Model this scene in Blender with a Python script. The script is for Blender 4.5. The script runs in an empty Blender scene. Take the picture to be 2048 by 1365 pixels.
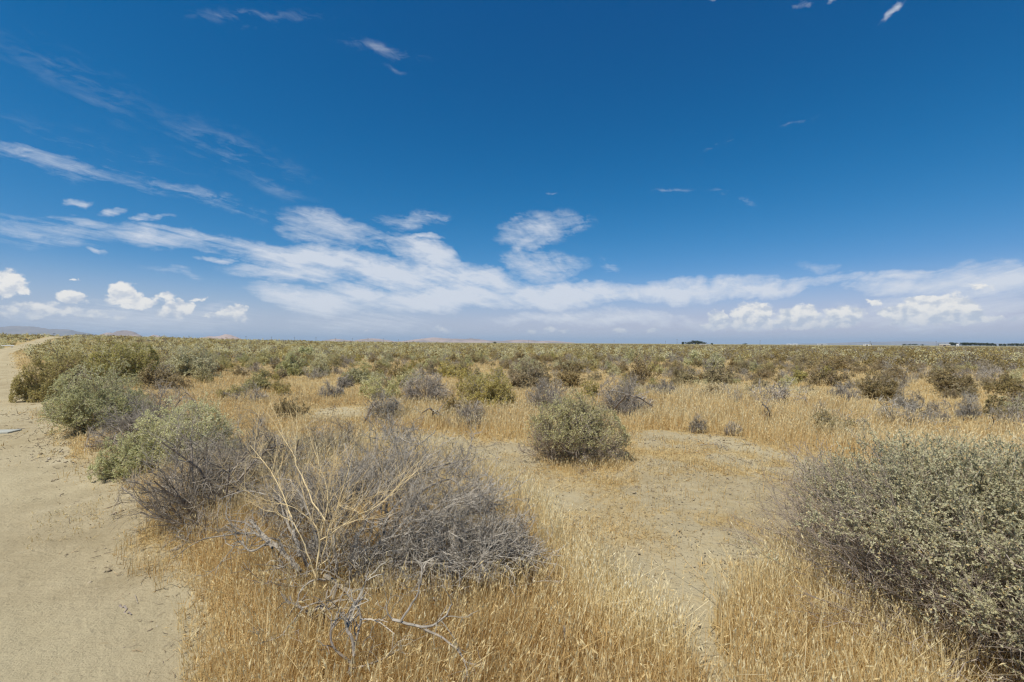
import bpy, math, random
import numpy as np
from mathutils import Vector, Matrix, Euler

sc = bpy.context.scene
R = math.radians
rng = np.random.default_rng(11)

# ------------------------------------------------------------------ camera
W, H, F = 2048.0, 1365.0, 910.0          # photograph size, focal length in its pixels (16 mm lens)
CAM_H = 1.6
ROLL, PITCH = R(0.36), R(0.22)
cam_data = bpy.data.cameras.new('camera')
cam_data.sensor_width = 36.0
cam_data.lens = 16.0
cam_data.clip_start = 0.05
cam_data.clip_end = 90000
cam = bpy.data.objects.new('camera', cam_data)
sc.collection.objects.link(cam)
CAM_M = (Matrix.Rotation(PITCH, 3, 'X') @ Matrix.Rotation(R(90), 3, 'X') @ Matrix.Rotation(ROLL, 3, 'Z'))
cam.rotation_euler = CAM_M.to_euler()
cam.location = (0, 0, CAM_H)
sc.camera = cam


def pix_dir(px, py):
    d = CAM_M @ Vector(((px - W / 2) / F, -(py - H / 2) / F, -1.0))
    return d.normalized()


# ------------------------------------------------------------------ render settings
sc.view_settings.view_transform = 'Standard'
sc.view_settings.look = 'None'
sc.view_settings.exposure = 0.3
sc.view_settings.gamma = 1.0
sc.render.engine = 'CYCLES'
cy = sc.cycles
cy.max_bounces = 7
cy.diffuse_bounces = 4
cy.glossy_bounces = 1
cy.transmission_bounces = 3
cy.transparent_max_bounces = 8
cy.volume_bounces = 0
cy.caustics_reflective = False
cy.caustics_refractive = False
cy.use_denoising = True
cy.denoiser = 'OPENIMAGEDENOISE'
cy.denoising_input_passes = 'RGB_ALBEDO_NORMAL'
cy.sample_clamp_indirect = 4.0
cy.filter_width = 1.3

# ------------------------------------------------------------------ sun
SUN_EL, SUN_AZ = R(62), R(-138)            # azimuth measured from the view axis (+Y), minus is left
sun_vec = Vector((math.sin(SUN_AZ) * math.cos(SUN_EL), math.cos(SUN_AZ) * math.cos(SUN_EL), math.sin(SUN_EL)))
sd = bpy.data.lights.new('sun', 'SUN')
sd.energy = 4.4
sd.angle = R(0.5)
sd.color = (1.0, 0.94, 0.82)
sun = bpy.data.objects.new('sun', sd)
sc.collection.objects.link(sun)
sun.rotation_euler = (-sun_vec).to_track_quat('-Z', 'Y').to_euler()

# ------------------------------------------------------------------ world: Nishita sky with procedural clouds
world = bpy.data.worlds.new('World')
sc.world = world
world.use_nodes = True
wt = world.node_tree
wt.nodes.clear()


class Nodes:
    """small helper that writes node expressions"""

    def __init__(self, tree):
        self.t = tree

    def new(self, kind, **kw):
        n = self.t.nodes.new(kind)
        for k, v in kw.items():
            setattr(n, k, v)
        return n

    def put(self, sock, v):
        if isinstance(v, bpy.types.NodeSocket):
            self.t.links.new(v, sock)
        else:
            sock.default_value = v

    def m(self, op, a, b=None, c=None, clamp=False):
        n = self.new('ShaderNodeMath', operation=op, use_clamp=clamp)
        for i, v in enumerate((a, b, c)):
            if v is not None:
                self.put(n.inputs[i], v)
        return n.outputs[0]

    def vm(self, op, a, b=None, scale=None):
        n = self.new('ShaderNodeVectorMath', operation=op)
        self.put(n.inputs[0], a)
        if b is not None:
            self.put(n.inputs[1], b)
        if scale is not None:
            self.put(n.inputs['Scale'], scale)
        return n.outputs['Vector']

    def noise(self, vec, scale, detail=4, rough=0.55, lac=2.0, dist=0.0, col=False):
        n = self.new('ShaderNodeTexNoise')
        self.put(n.inputs['Vector'], vec)
        n.inputs['Scale'].default_value = scale
        n.inputs['Detail'].default_value = detail
        n.inputs['Roughness'].default_value = rough
        n.inputs['Lacunarity'].default_value = lac
        n.inputs['Distortion'].default_value = dist
        return n.outputs['Color' if col else 'Fac']

    def mapping(self, vec, loc=(0, 0, 0), rot=(0, 0, 0), scale=(1, 1, 1), kind='POINT'):
        n = self.new('ShaderNodeMapping', vector_type=kind)
        self.put(n.inputs['Vector'], vec)
        n.inputs['Location'].default_value = loc
        n.inputs['Rotation'].default_value = rot
        n.inputs['Scale'].default_value = scale
        return n.outputs[0]

    def ramp(self, v, a, b, lo=0.0, hi=1.0, smooth=True):
        n = self.new('ShaderNodeMapRange', interpolation_type='SMOOTHSTEP' if smooth else 'LINEAR')
        self.put(n.inputs['Value'], v)
        for k, q in zip(('From Min', 'From Max', 'To Min', 'To Max'), (a, b, lo, hi)):
            self.put(n.inputs[k], q)
        return n.outputs['Result']

    def mix(self, f, a, b, mode='MIX'):
        n = self.new('ShaderNodeMix', data_type='RGBA', blend_type=mode)
        self.put(n.inputs[0], f)
        self.put(n.inputs[6], a if isinstance(a, bpy.types.NodeSocket) else (*a, 1))
        self.put(n.inputs[7], b if isinstance(b, bpy.types.NodeSocket) else (*b, 1))
        return n.outputs[2]


N = Nodes(wt)
dirn = N.new('ShaderNodeTexCoord').outputs['Generated']
sep = N.new('ShaderNodeSeparateXYZ')
wt.links.new(dirn, sep.inputs[0])
dx, dy, dz = sep.outputs
az = N.m('ARCTAN2', dx, dy)
el = N.m('ARCSINE', dz)
comb = N.new('ShaderNodeCombineXYZ')
wt.links.new(az, comb.inputs[0])
wt.links.new(el, comb.inputs[1])
Q = comb.outputs[0]                       # azimuth, elevation

sky = N.new('ShaderNodeTexSky', sky_type='NISHITA')
sky.sun_disc = False
sky.sun_elevation = SUN_EL
sky.sun_rotation = SUN_AZ
sky.altitude = 900
sky.air_density = 1.0
sky.dust_density = 0.5
sky.ozone_density = 3.0
SKY_STRENGTH = 0.10
# the clear high-desert blue is deeper than the model's default: one contrast curve per channel
sc_ = N.new('ShaderNodeSeparateColor')
wt.links.new(sky.outputs[0], sc_.inputs[0])
cc_ = N.new('ShaderNodeCombineColor')
for i, (k, off, pw) in enumerate(((2.5, 0.090, 2.0), (0.66, 0.040, 1.0), (0.83, 0.010, 1.0))):
    v = N.m('MAXIMUM', N.m('MULTIPLY_ADD', sc_.outputs[i], SKY_STRENGTH, -off), 0.001)
    wt.links.new(N.m('MULTIPLY', N.m('POWER', v, pw), k / SKY_STRENGTH), cc_.inputs[i])
# pale dusty air low over the plain
sky_col = N.mix(N.ramp(el, R(-0.5), R(9.0), 0.88, 0.0), cc_.outputs[0], (3.4, 4.5, 5.4))


def azel(px, py):
    d = pix_dir(px, py)
    return math.atan2(d.x, d.y), math.asin(d.z)


def blob(vec, x0, y0, x1, y1, w, op, tip=1.0):
    """soft elliptical patch of cloud from one point of the sky to another, half-width w (photo pixels)"""
    a0, e0 = azel(x0, y0)
    a1, e1 = azel(x1, y1)
    xm, ym = (x0 + x1) / 2, (y0 + y1) / 2
    L = math.hypot(a1 - a0, e1 - e0) / 2 + 1e-5
    hw = abs(azel(xm, ym - w)[1] - azel(xm, ym + w)[1]) / 2
    mp = N.mapping(vec, ((a0 + a1) / 2, (e0 + e1) / 2, 0), (0, 0, math.atan2(e1 - e0, a1 - a0)),
                   (L * tip + hw * 0.5, hw, 1), 'TEXTURE')
    g = N.new('ShaderNodeTexGradient', gradient_type='SPHERICAL')
    wt.links.new(mp, g.inputs[0])
    return N.m('MULTIPLY', g.outputs['Fac'], op)


def chain(items, op='MAXIMUM'):
    out = items[0]
    for it in items[1:]:
        out = N.m(op, out, it)
    return out


# high streaky cloud: soft patches broken by noise that is stretched along the wind
w1 = N.noise(Q, 7.0, 5, 0.6, col=True)
w1 = N.vm('MULTIPLY', N.vm('SUBTRACT', w1, (0.5, 0.5, 0.5)), (0.16, 0.075, 0.0))
Qc = N.vm('ADD', Q, w1)
strokes = [
    # x0, y0, x1, y1, half width, density
    (-160, 262, 300, 360, 34, 0.27), (180, 332, 570, 438, 24, 0.21), (-100, 235, 420, 360, 60, 0.10),
    (-100, 20, 360, 250, 70, 0.065), (230, 190, 700, 400, 60, 0.085), (420, 330, 660, 400, 30, 0.07),
    (-60, 432, 260, 462, 34, 0.44), (160, 452, 480, 492, 26, 0.60), (-80, 470, 300, 480, 20, 0.2),
    (430, 488, 780, 540, 36, 1.15), (600, 520, 960, 570, 36, 1.2), (440, 532, 740, 548, 22, 0.8),
    (560, 430, 790, 492, 44, 0.66), (780, 482, 930, 545, 32, 1.2), (860, 535, 1060, 590, 34, 1.15),
    (985, 470, 1168, 438, 38, 0.50), (1030, 500, 1090, 465, 28, 0.5), (1000, 528, 1150, 545, 46, 0.62),
    (505, 580, 740, 608, 34, 1.3), (640, 572, 790, 602, 24, 1.1), (700, 605, 1080, 585, 30, 1.4),
    (940, 598, 1330, 582, 27, 1.4), (1180, 588, 1500, 574, 26, 1.25), (1300, 590, 1560, 566, 26, 1.0),
    (1330, 600, 1780, 556, 15, 0.9), (960, 640, 1250, 622, 16, 0.8), (1080, 640, 1420, 634, 19, 0.75),
    (1350, 645, 1800, 628, 26, 0.65), (1660, 640, 2120, 615, 44, 0.75), (1690, 580, 1990, 572, 22, 0.95),
    (1680, 560, 1960, 545, 16, 0.8), (1860, 575, 2140, 540, 44, 1.0), (560, 640, 900, 650, 40, 0.35),
    (300, 4, 700, 20, 20, 0.10), (440, 44, 620, 58, 10, 0.07), (640, 74, 890, 112, 22, 0.12),
    (755, 124, 850, 142, 8, 0.09), (1405, 308, 1490, 270, 6, 0.16), (1535, 266, 1630, 228, 6, 0.12),
    (1280, 374, 1400, 386, 6, 0.14), (1380, 384, 1520, 402, 10, 0.09), (1470, 400, 1520, 418, 12, 0.12),
    (1190, 530, 1240, 545, 22, 0.2), (1590, 530, 1680, 552, 14, 0.24), (280, 530, 460, 555, 12, 0.28), (760, 450, 900, 430, 26, 0.3),
    (0, 640, 520, 640, 55, 0.45), (1080, 381, 1120, 382, 5, 0.16),
    (110, 400, 200, 393, 10, 0.32), (190, 423, 280, 420, 9, 0.42), (270, 440, 350, 436, 8, 0.34),
    (165, 498, 215, 502, 7, 0.5), (405, 516, 475, 517, 7, 0.5), (790, 479, 880, 477, 9, 0.8), (835, 432, 900, 438, 9, 0.5),
    (1580, 16, 1615, 4, 13, 0.34), (1645, 6, 1680, -6, 12, 0.34), (1774, 36, 1800, 28, 11, 0.36), (1800, -2, 1840, 0, 12, 0.3), (1412, 0, 1436, -6, 10, 0.3),
]
D = N.m('POWER', chain([blob(Qc, *s) for s in strokes]), 0.72)
hz = N.m('ADD', N.m('MAXIMUM', dz, 0.0), 0.10)
pl = N.new('ShaderNodeCombineXYZ')
wt.links.new(N.m('DIVIDE', dx, hz), pl.inputs[0])
wt.links.new(N.m('DIVIDE', dy, hz), pl.inputs[1])
P = N.mapping(pl.outputs[0], rot=(0, 0, R(22)))
fib = N.noise(N.mapping(P, scale=(2.6, 0.5, 1)), 2.0, 7, 0.62, dist=0.5)
fin = N.noise(N.mapping(Q, rot=(0, 0, R(14)), scale=(1.0, 3.4, 1)), 24.0, 7, 0.66, dist=0.8)
tex = N.m('ADD', N.m('MULTIPLY', fib, 0.55), N.m('MULTIPLY', fin, 0.45))
cir = N.ramp(N.m('ADD', N.m('MULTIPLY', D, 1.0), N.m('MULTIPLY', N.m('SUBTRACT', tex, 0.5), 2.3)), 0.08, 0.9, smooth=False)
cir = N.m('MULTIPLY', cir, N.ramp(D, 0.0, 0.3))
cir = N.m('MULTIPLY', cir, 0.87)
col = N.mix(cir, sky_col, (5.9, 6.2, 6.75))


# heaped cloud near the horizon
w2 = N.noise(Q, 42.0, 6, 0.6, col=True)
w2 = N.vm('MULTIPLY', N.vm('SUBTRACT', w2, (0.5, 0.5, 0.5)), (0.045, 0.034, 0.0))
Qd = N.vm('ADD', Q, w2)
puffs = [
    # centre x, centre y, half width, half height, density
    (8, 566, 46, 26, 1.0), (30, 580, 40, 9, 0.8), (140, 597, 40, 13, 0.9), (246, 590, 34, 24, 1.1), (262, 602, 70, 14, 1.0),
    (225, 582, 14, 10, 0.9), (330, 595, 26, 9, 0.6), (395, 600, 36, 6, 0.5),
    (60, 620, 90, 19, 0.75), (130, 622, 40, 14, 0.6), (205, 630, 100, 12, 0.45), (355, 618, 34, 20, 1.05), (330, 630, 40, 12, 0.6),
    (466, 628, 26, 18, 1.0), (425, 630, 30, 9, 0.7), (152, 563, 8, 4, 0.5),
    (1432, 652, 34, 12, 0.8), (1436, 638, 20, 16, 0.9), (1505, 628, 44, 26, 1.0), (1500, 648, 70, 16, 0.9),
    (1600, 632, 40, 22, 1.1), (1590, 648, 60, 15, 1.0), (1690, 634, 42, 24, 1.0), (1660, 648, 60, 13, 0.9),
    (1750, 602, 24, 6, 0.7), (1790, 624, 34, 18, 0.8), (1815, 628, 48, 26, 1.0), (1860, 602, 70, 14, 0.9), (1890, 620, 74, 30, 1.2),
    (1930, 638, 60, 14, 0.9), (1845, 640, 90, 12, 0.9), (1995, 634, 24, 8, 0.6), (2030, 638, 20, 7, 0.6), (1960, 574, 40, 9, 0.5),
    (1062, 664, 20, 7, 0.55), (1098, 661, 16, 10, 0.6), (1130, 664, 26, 7, 0.5), (1243, 662, 22, 8, 0.55),
    (1308, 661, 24, 8, 0.55), (884, 663, 24, 8, 0.5), (730, 662, 10, 5, 0.4), (675, 658, 8, 5, 0.4),
]
C0 = chain([blob(Qd, x - w * 0.9, y, x + w * 0.9, y, h * 1.25, op) for x, y, w, h, op in puffs])
bil = N.noise(N.mapping(Q, scale=(1.0, 1.3, 1)), 48.0, 4, 0.55)
dens = N.m('ADD', N.m('MULTIPLY', C0, 1.15), N.m('MULTIPLY', N.m('SUBTRACT', bil, 0.5), 0.55))
cum = N.m('MULTIPLY', N.ramp(dens, 0.16, 0.46), N.ramp(C0, 0.02, 0.16))
# light from above and left: compare the lump pattern with itself a little higher up
bil2 = N.noise(N.mapping(N.vm('ADD', Q, (-0.006, 0.009, 0)), scale=(1.0, 1.3, 1)), 48.0, 4, 0.55)
lit = N.m('ADD', N.ramp(N.m('SUBTRACT', bil, bil2), -0.22, 0.16), N.ramp(el, R(1.2), R(5.5), -0.25, 0.3))
lit = N.m('MAXIMUM', N.m('MINIMUM', lit, 1.0), 0.0)
ccol = N.mix(lit, (4.3, 4.8, 5.6), (7.4, 7.25, 6.95))
fade = N.ramp(el, R(0.8), R(3.2), 0.55, 1.0)
col = N.mix(N.m('MULTIPLY', cum, fade), col, ccol)

bg = N.new('ShaderNodeBackground')
bg.inputs['Strength'].default_value = SKY_STRENGTH
wt.links.new(col, bg.inputs['Color'])
out = N.new('ShaderNodeOutputWorld')
wt.links.new(bg.outputs[0], out.inputs['Surface'])
world.cycles.sampling_method = 'MANUAL'
world.cycles.sample_map_resolution = 512


# ------------------------------------------------------------------ helpers
def link(o, parent=None):
    sc.collection.objects.link(o)
    if parent is not None:
        o.parent = parent
    return o


def tag(o, label=None, cat=None, group=None, kind=None):
    if label: o['label'] = label
    if cat: o['category'] = cat
    if group: o['group'] = group
    if kind: o['kind'] = kind
    return o


def empty(name, loc=(0, 0, 0), rz=0.0):
    o = bpy.data.objects.new(name, None)
    o.location = loc
    o.rotation_euler = (0, 0, rz)
    o.empty_display_size = 0.2
    return link(o)


class Geo:
    """collects quads (triangles repeat a corner) with one tint per vertex, then makes one mesh"""

    def __init__(self):
        self.v, self.f, self.t, self.n = [], [], [], 0

    def add(self, v, f, t=None):
        v = np.asarray(v, np.float32).reshape(-1, 3)
        f = np.asarray(f, np.int64).reshape(-1, 4)
        t = np.full(len(v), 0.5, np.float32) if t is None else np.broadcast_to(np.asarray(t, np.float32).ravel(), (len(v),))
        self.v.append(v); self.f.append(f + self.n); self.t.append(t)
        self.n += len(v)
        return self

    def arrays(self):
        return np.concatenate(self.v), np.concatenate(self.f), np.concatenate(self.t)

    def mesh(self, name, mat, smooth=False):
        v, f, t = self.arrays()
        me = bpy.data.meshes.new(name)
        me.vertices.add(len(v))
        me.vertices.foreach_set('co', v.ravel())
        tri = f[:, 3] == f[:, 2]
        cnt = np.where(tri, 3, 4)
        mask = np.ones(f.shape, bool)
        mask[tri, 3] = False
        me.loops.add(int(cnt.sum()))
        me.loops.foreach_set('vertex_index', f[mask].astype(np.int32))
        me.polygons.add(len(f))
        st = np.zeros(len(f), np.int32)
        st[1:] = np.cumsum(cnt)[:-1]
        me.polygons.foreach_set('loop_start', st)
        try:
            me.polygons.foreach_set('loop_total', cnt.astype(np.int32))
        except Exception:
            pass
        me.polygons.foreach_set('use_smooth', np.full(len(f), smooth))
        a = me.attributes.new('tint', 'FLOAT', 'POINT')
        a.data.foreach_set('value', t.astype(np.float32))
        me.update(calc_edges=True)
        for m_ in (mat if isinstance(mat, (list, tuple)) else [mat]):
            me.materials.append(m_)
        return me

    def obj(self, name, mat, parent=None, smooth=False):
        return link(bpy.data.objects.new(name, self.mesh(name, mat, smooth)), parent)


def unit(v):
    return v / (np.linalg.norm(v, axis=-1, keepdims=True) + 1e-9)


def tubes(g, P, Rr, sides=3, tint=0.5):
    """N bent tapering twigs: P (N,K,3) points, Rr (N,K) radii"""
    N_, K = P.shape[:2]
    T = unit(np.gradient(P, axis=1))
    ref = np.where(np.abs(T[..., 2:3]) > 0.9, np.array([1.0, 0, 0]), np.array([0, 0, 1.0]))
    A = unit(np.cross(T, ref))
    B = np.cross(T, A)
    ang = np.arange(sides) * 2 * np.pi / sides
    V = P[:, :, None] + Rr[:, :, None, None] * (np.cos(ang)[:, None] * A[:, :, None] + np.sin(ang)[:, None] * B[:, :, None])
    i = np.arange(N_)[:, None, None] * K * sides + np.arange(K - 1)[None, :, None] * sides
    s = np.arange(sides)
    s2 = (s + 1) % sides
    Fq = np.stack([i + s, i + s2, i + sides + s2, i + sides + s], -1)
    t = np.broadcast_to(np.asarray(tint, np.float32).reshape(-1, 1, 1), (N_, K, sides)) if np.ndim(tint) else tint
    g.add(V, Fq, np.array(t) if np.ndim(tint) else np.full(N_ * K * sides, tint))


def flakes(g, C, D, size, aspect, tint, r, lift=0.35, outw=None):
    """small pointed leaves: centre C, long axis D"""
    n = len(C)
    D = unit(D)
    up = r.normal(size=(n, 3)) + np.array([0, 0, lift])
    if outw is not None:
        up = up + 1.3 * unit(outw)                                   # leaves turn their faces outward
    up = unit(up)
    S = unit(np.cross(D, up))
    size = np.asarray(size)[:, None] if np.ndim(size) else size
    L, Wd = D * size * 0.5, S * size * 0.5 * aspect
    nrm = np.cross(D, S) * size * 0.12
    V = np.stack([C - L, C + Wd + nrm, C + L, C - Wd + nrm], 1)
    Fq = np.arange(n)[:, None] * 4 + np.arange(4)
    g.add(V, Fq, np.repeat(tint, 4) if np.ndim(tint) else np.full(n * 4, tint))


def hash2(ix, iy, seed):
    h = (ix.astype(np.int64) * 374761393 + iy.astype(np.int64) * 668265263 + seed * 974634533) & 0x7FFFFFFF
    h = ((h ^ (h >> 13)) * 1274126177) & 0x7FFFFFFF
    return ((h ^ (h >> 16)) & 0xFFFF) / 65535.0


def vnoise(x, y, seed=0):
    ix, iy = np.floor(x), np.floor(y)
    fx, fy = x - ix, y - iy
    fx, fy = fx * fx * (3 - 2 * fx), fy * fy * (3 - 2 * fy)
    a, b = hash2(ix, iy, seed), hash2(ix + 1, iy, seed)
    c, d = hash2(ix, iy + 1, seed), hash2(ix + 1, iy + 1, seed)
    return a + (b - a) * fx + (c - a) * fy + (a - b - c + d) * fx * fy


def fbm(x, y, scale, octv=4, seed=0, gain=0.5):
    s, amp, tot, fr = 0.0, 1.0, 0.0, 1.0 / scale
    for k in range(octv):
        s = s + amp * vnoise(x * fr + 17.3 * k, y * fr - 9.1 * k, seed + k)
        tot += amp
        amp *= gain
        fr *= 2.03
    return s / tot


def sstep(v, a, b):
    t = np.clip((v - a) / (b - a), 0, 1)
    return t * t * (3 - 2 * t)


# ------------------------------------------------------------------ lie of the land
ROAD_DIR = R(-47.6)                       # the track runs off to the left
RD = np.array([math.sin(ROAD_DIR), math.cos(ROAD_DIR)])
RN = np.array([RD[1], -RD[0]])            # towards the scrub side


def flat_at(px, py):
    d = pix_dir(px, py)
    t = CAM_H / max(-d.z, 1e-4)
    return np.array([d.x * t, d.y * t])


EDGE_PX = [(385, 1500), (402, 1365), (412, 1250), (400, 1165), (330, 1110), (275, 1075), (262, 1000), (180, 955), (140, 905),
           (118, 855), (78, 800), (40, 752), (27, 722), (24, 708)]
_e = np.array([flat_at(*p) for p in EDGE_PX])
_es, _ew = _e @ RD, _e @ RN - 0.08               # along the track, sideways
_es = np.concatenate([[-60.0], _es, [85, 130, 170, 230, 330]])
_ew = np.concatenate([[_ew[0] + 0.2], _ew, [_ew[-1] + 0.4, _ew[-1] + 3.5, _ew[-1] + 7.0, _ew[-1] + 14, _ew[-1] + 30]])
ROAD_W = 4.6


def road_width(s):
    return np.interp(s, [15, 70], [ROAD_W, 2.6])


def road_edge(s):
    return np.interp(s, _es, _ew)


def terrain(x, y):
    x, y = np.asarray(x, float), np.asarray(y, float)
    d = np.hypot(x, y)
    h = 2.6 * np.exp(-(((x + 165) / 80) ** 2 + ((y - 150) / 75) ** 2))
    h = h + 0.9 * np.exp(-(((x + 150) / 150) ** 2 + ((y - 260) / 90) ** 2))
    big = (fbm(x, y, 26.0, 3, 5) - 0.5) * 0.55 * sstep(d, 12, 60)
    small = (fbm(x, y, 2.4, 4, 9) - 0.5) * 0.20 + (fbm(x, y, 0.45, 3, 21) - 0.5) * 0.055
    s, w = x * RD[0] + y * RD[1], x * RN[0] + y * RN[1]
    e = road_edge(s)
    on = sstep(w, e - 0.2, e + 0.7) + sstep(-w, -(e - road_width(s) - 0.2), -(e - road_width(s) - 0.9))
    on = np.clip(on, 0, 1)
    h = h + (big + small * sstep(-d, -400, -60)) * on
    h = h + 0.05 * np.exp(-((w - e - 0.5) / 0.5) ** 2) - 0.06 * (1 - on)
    return h * sstep(-d, -3000, -900)


def at(px, py, lift=0.0):
    """the point of the ground seen at a pixel of the photograph"""
    d = pix_dir(px, py)
    z = 0.0
    for _ in range(12):
        t = (CAM_H - z) / max(-d.z, 1e-4)
        z = 0.5 * z + 0.5 * float(terrain(d.x * t, d.y * t))
    return Vector((d.x * t, d.y * t, float(terrain(d.x * t, d.y * t)) + lift))


def in_poly(x, y, poly):
    inside = np.zeros(x.shape, bool)
    j = len(poly) - 1
    for i in range(len(poly)):
        xi, yi = poly[i]
        xj, yj = poly[j]
        c = ((yi > y) != (yj > y)) & (x < (xj - xi) * (y - yi) / (yj - yi + 1e-12) + xi)
        inside ^= c
        j = i
    return inside


def zone(px):
    return [tuple(flat_at(*p)) for p in px]


Z_FRONT = zone([(380, 2200), (398, 1365), (405, 1250), (392, 1165), (330, 1110), (270, 1080), (285, 1010), (420, 960), (560, 900), (700, 875),
                (850, 922), (960, 972), (1060, 1000), (1118, 1068), (1180, 1150), (1240, 1225), (1305, 1280), (1365, 1350), (1395, 1440), (1410, 2200)])
Z_CORNER = zone([(1470, 2200), (1445, 1400), (1440, 1320), (1470, 1245), (1540, 1185), (1620, 1140), (1760, 1100), (1950, 1300), (1900, 2200)])
Z_PATH = zone([(820, 868), (1040, 872), (1080, 900), (1075, 930), (1130, 950), (1240, 975), (1330, 1030), (1430, 1060), (1530, 1085), (1600, 1110), (1535, 1190), (1468, 1250),
               (1442, 1325), (1448, 1420), (1460, 2200), (1412, 2200), (1396, 1440), (1365, 1350), (1305, 1280), (1240, 1225), (1180, 1150), (1118, 1068), (1060, 1000), (960, 972), (850, 922)])
Z_MIX = zone([(450, 1010), (540, 940), (760, 905), (900, 925), (990, 1010), (1040, 1090), (900, 1110), (760, 1010), (560, 1040)])
Z_LIMBS = zone([(470, 1120), (560, 1040), (760, 1000), (800, 1100), (760, 1230), (640, 1260), (560, 1230)])
Z_STUB = zone([(1130, 955), (1250, 940), (1330, 960), (1500, 950), (1640, 1000), (1620, 1070), (1560, 1100), (1500, 1080), (1420, 1060), (1300, 1030), (1200, 990)])
Z_SAND = zone([(1240, 905), (1290, 865), (1400, 872), (1520, 900), (1660, 935), (1720, 960), (1640, 985), (1500, 945), (1330, 950), (1250, 940)])
Z_PALE = zone([(1000, 975), (1080, 1000), (1250, 1220), (1330, 1290), (1390, 1420), (1250, 1380), (1080, 1200)])
Z_TALL = zone([(1270, 860), (1250, 800), (1330, 775), (1560, 785), (1720, 812), (1790, 852), (2100, 880), (2200, 900), (2100, 935), (1720, 925), (1560, 900), (1400, 868)])
Z_GOLD = zone([(300, 840), (320, 770), (420, 752), (600, 775), (730, 800), (760, 850), (600, 880), (480, 850)])
Z_BARE2 = zone([(600, 835), (640, 815), (740, 818), (730, 835), (640, 845)])
Z_BAND = zone([(820, 862), (760, 840), (800, 815), (1000, 830), (1080, 830), (1080, 868)])


def grass_field(x, y):
    """cover 0..1, height in metres, and how pale the straw is, at ground points"""
    d = np.hypot(x, y)
    s, w = x * RD[0] + y * RD[1], x * RN[0] + y * RN[1]
    e = road_edge(s)
    n1 = fbm(x, y, 1.6, 4, 31)
    n2 = fbm(x, y, 6.0, 3, 47)
    n3 = fbm(x, y, 0.5, 3, 77)
    jx = (hash2(np.round(x * 5e3), np.round(y * 5e3), 7) - 0.5) * 0.04 * np.maximum(d, 2)
    jy = (hash2(np.round(x * 5e3), np.round(y * 5e3), 8) - 0.5) * 0.07 * np.maximum(d, 2)
    cover = 0.35 + 0.55 * sstep(n1 * 0.55 + n2 * 0.45, 0.38, 0.56)
    high = 0.07 + 0.12 * n2
    pale = 0.45 + 0.4 * (n1 - 0.5)

    def put(poly, c, h, p):
        nonlocal cover, high, pale
        k = in_poly(x + (n3 - 0.5) * 0.4 + jx, y + (n1 - 0.5) * 0.5 + jy, poly)
        cover, high, pale = np.where(k, c, cover), np.where(k, h, high), np.where(k, p, pale)

    put(Z_GOLD, 0.45 + 0.55 * sstep(n1, 0.38, 0.55), 0.13 + 0.08 * n1, 0.52 + 0.7 * (n2 - 0.5))
    put(Z_TALL, 0.55 + 0.45 * sstep(n1, 0.35, 0.5), 0.22 + 0.12 * n2, 0.55 + 0.7 * (n1 - 0.5))
    put(Z_BAND, 0.9, 0.26, 0.6)
    put(Z_SAND, 0.04 + 0.45 * sstep(n3 * 0.5 + n1 * 0.5, 0.48, 0.66), 0.08, 0.25)
    put(Z_BARE2, 0.08 * sstep(n3, 0.5, 0.7), 0.06, 0.4)
    put(Z_STUB, 0.06 + 0.60 * sstep(n1 * 0.6 + n3 * 0.4, 0.44, 0.60), 0.10, 0.25)
    put(Z_PATH, 0.03 + 0.22 * sstep(n3, 0.48, 0.7), 0.06, 0.25)
    put(Z_FRONT, 0.80 + 0.2 * n1, 0.15 + 0.10 * n2 + 0.14 * n3, 0.45 + 0.9 * (n1 - 0.5))
    pale = np.where(in_poly(x + (n3 - 0.5) * 0.5, y + (n1 - 0.5) * 0.6, Z_PALE), 0.9, pale)
    put(Z_MIX, 0.85, 0.24 + 0.22 * n3, 0.7)
    put(Z_LIMBS, 0.8, 0.10 + 0.08 * n3, 0.3)
    put(Z_CORNER, 0.75 + 0.2 * n1, 0.17 + 0.08 * n2 + 0.14 * n3, 0.62 + 0.5 * (n1 - 0.5))
    edge = (w < e + 0.02 + 0.7 * (n3 - 0.5) + 0.5 * (n1 - 0.5)) & (w > e - road_width(s))
    cover = np.where(edge, 0.0, cover)
    cover = np.where(edge & (w > e - 0.6) & (n3 > 0.60), 0.25, cover)
    high = np.where(edge, 0.035, high)
    near_edge = (w >= e) & (w < e + 0.5)
    high = np.where(near_edge, high * (0.45 + 0.55 * sstep(w - e, 0, 0.5)), high)
    return cover, high, np.clip(pale, 0, 1)


# ------------------------------------------------------------------ materials
def new_mat(name):
    m_ = bpy.data.materials.new(name)
    m_.use_nodes = True
    m_.node_tree.nodes.clear()
    return m_, Nodes(m_.node_tree)


def ramp_node(n, fac, stops):
    r_ = n.new('ShaderNodeValToRGB')
    el_ = r_.color_ramp.elements
    while len(el_) < len(stops):
        el_.new(0.5)
    for e_, (p_, c_) in zip(el_, stops):
        e_.position = p_
        e_.color = (*c_, 1)
    n.put(r_.inputs[0], fac)
    return r_.outputs[0]


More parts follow.
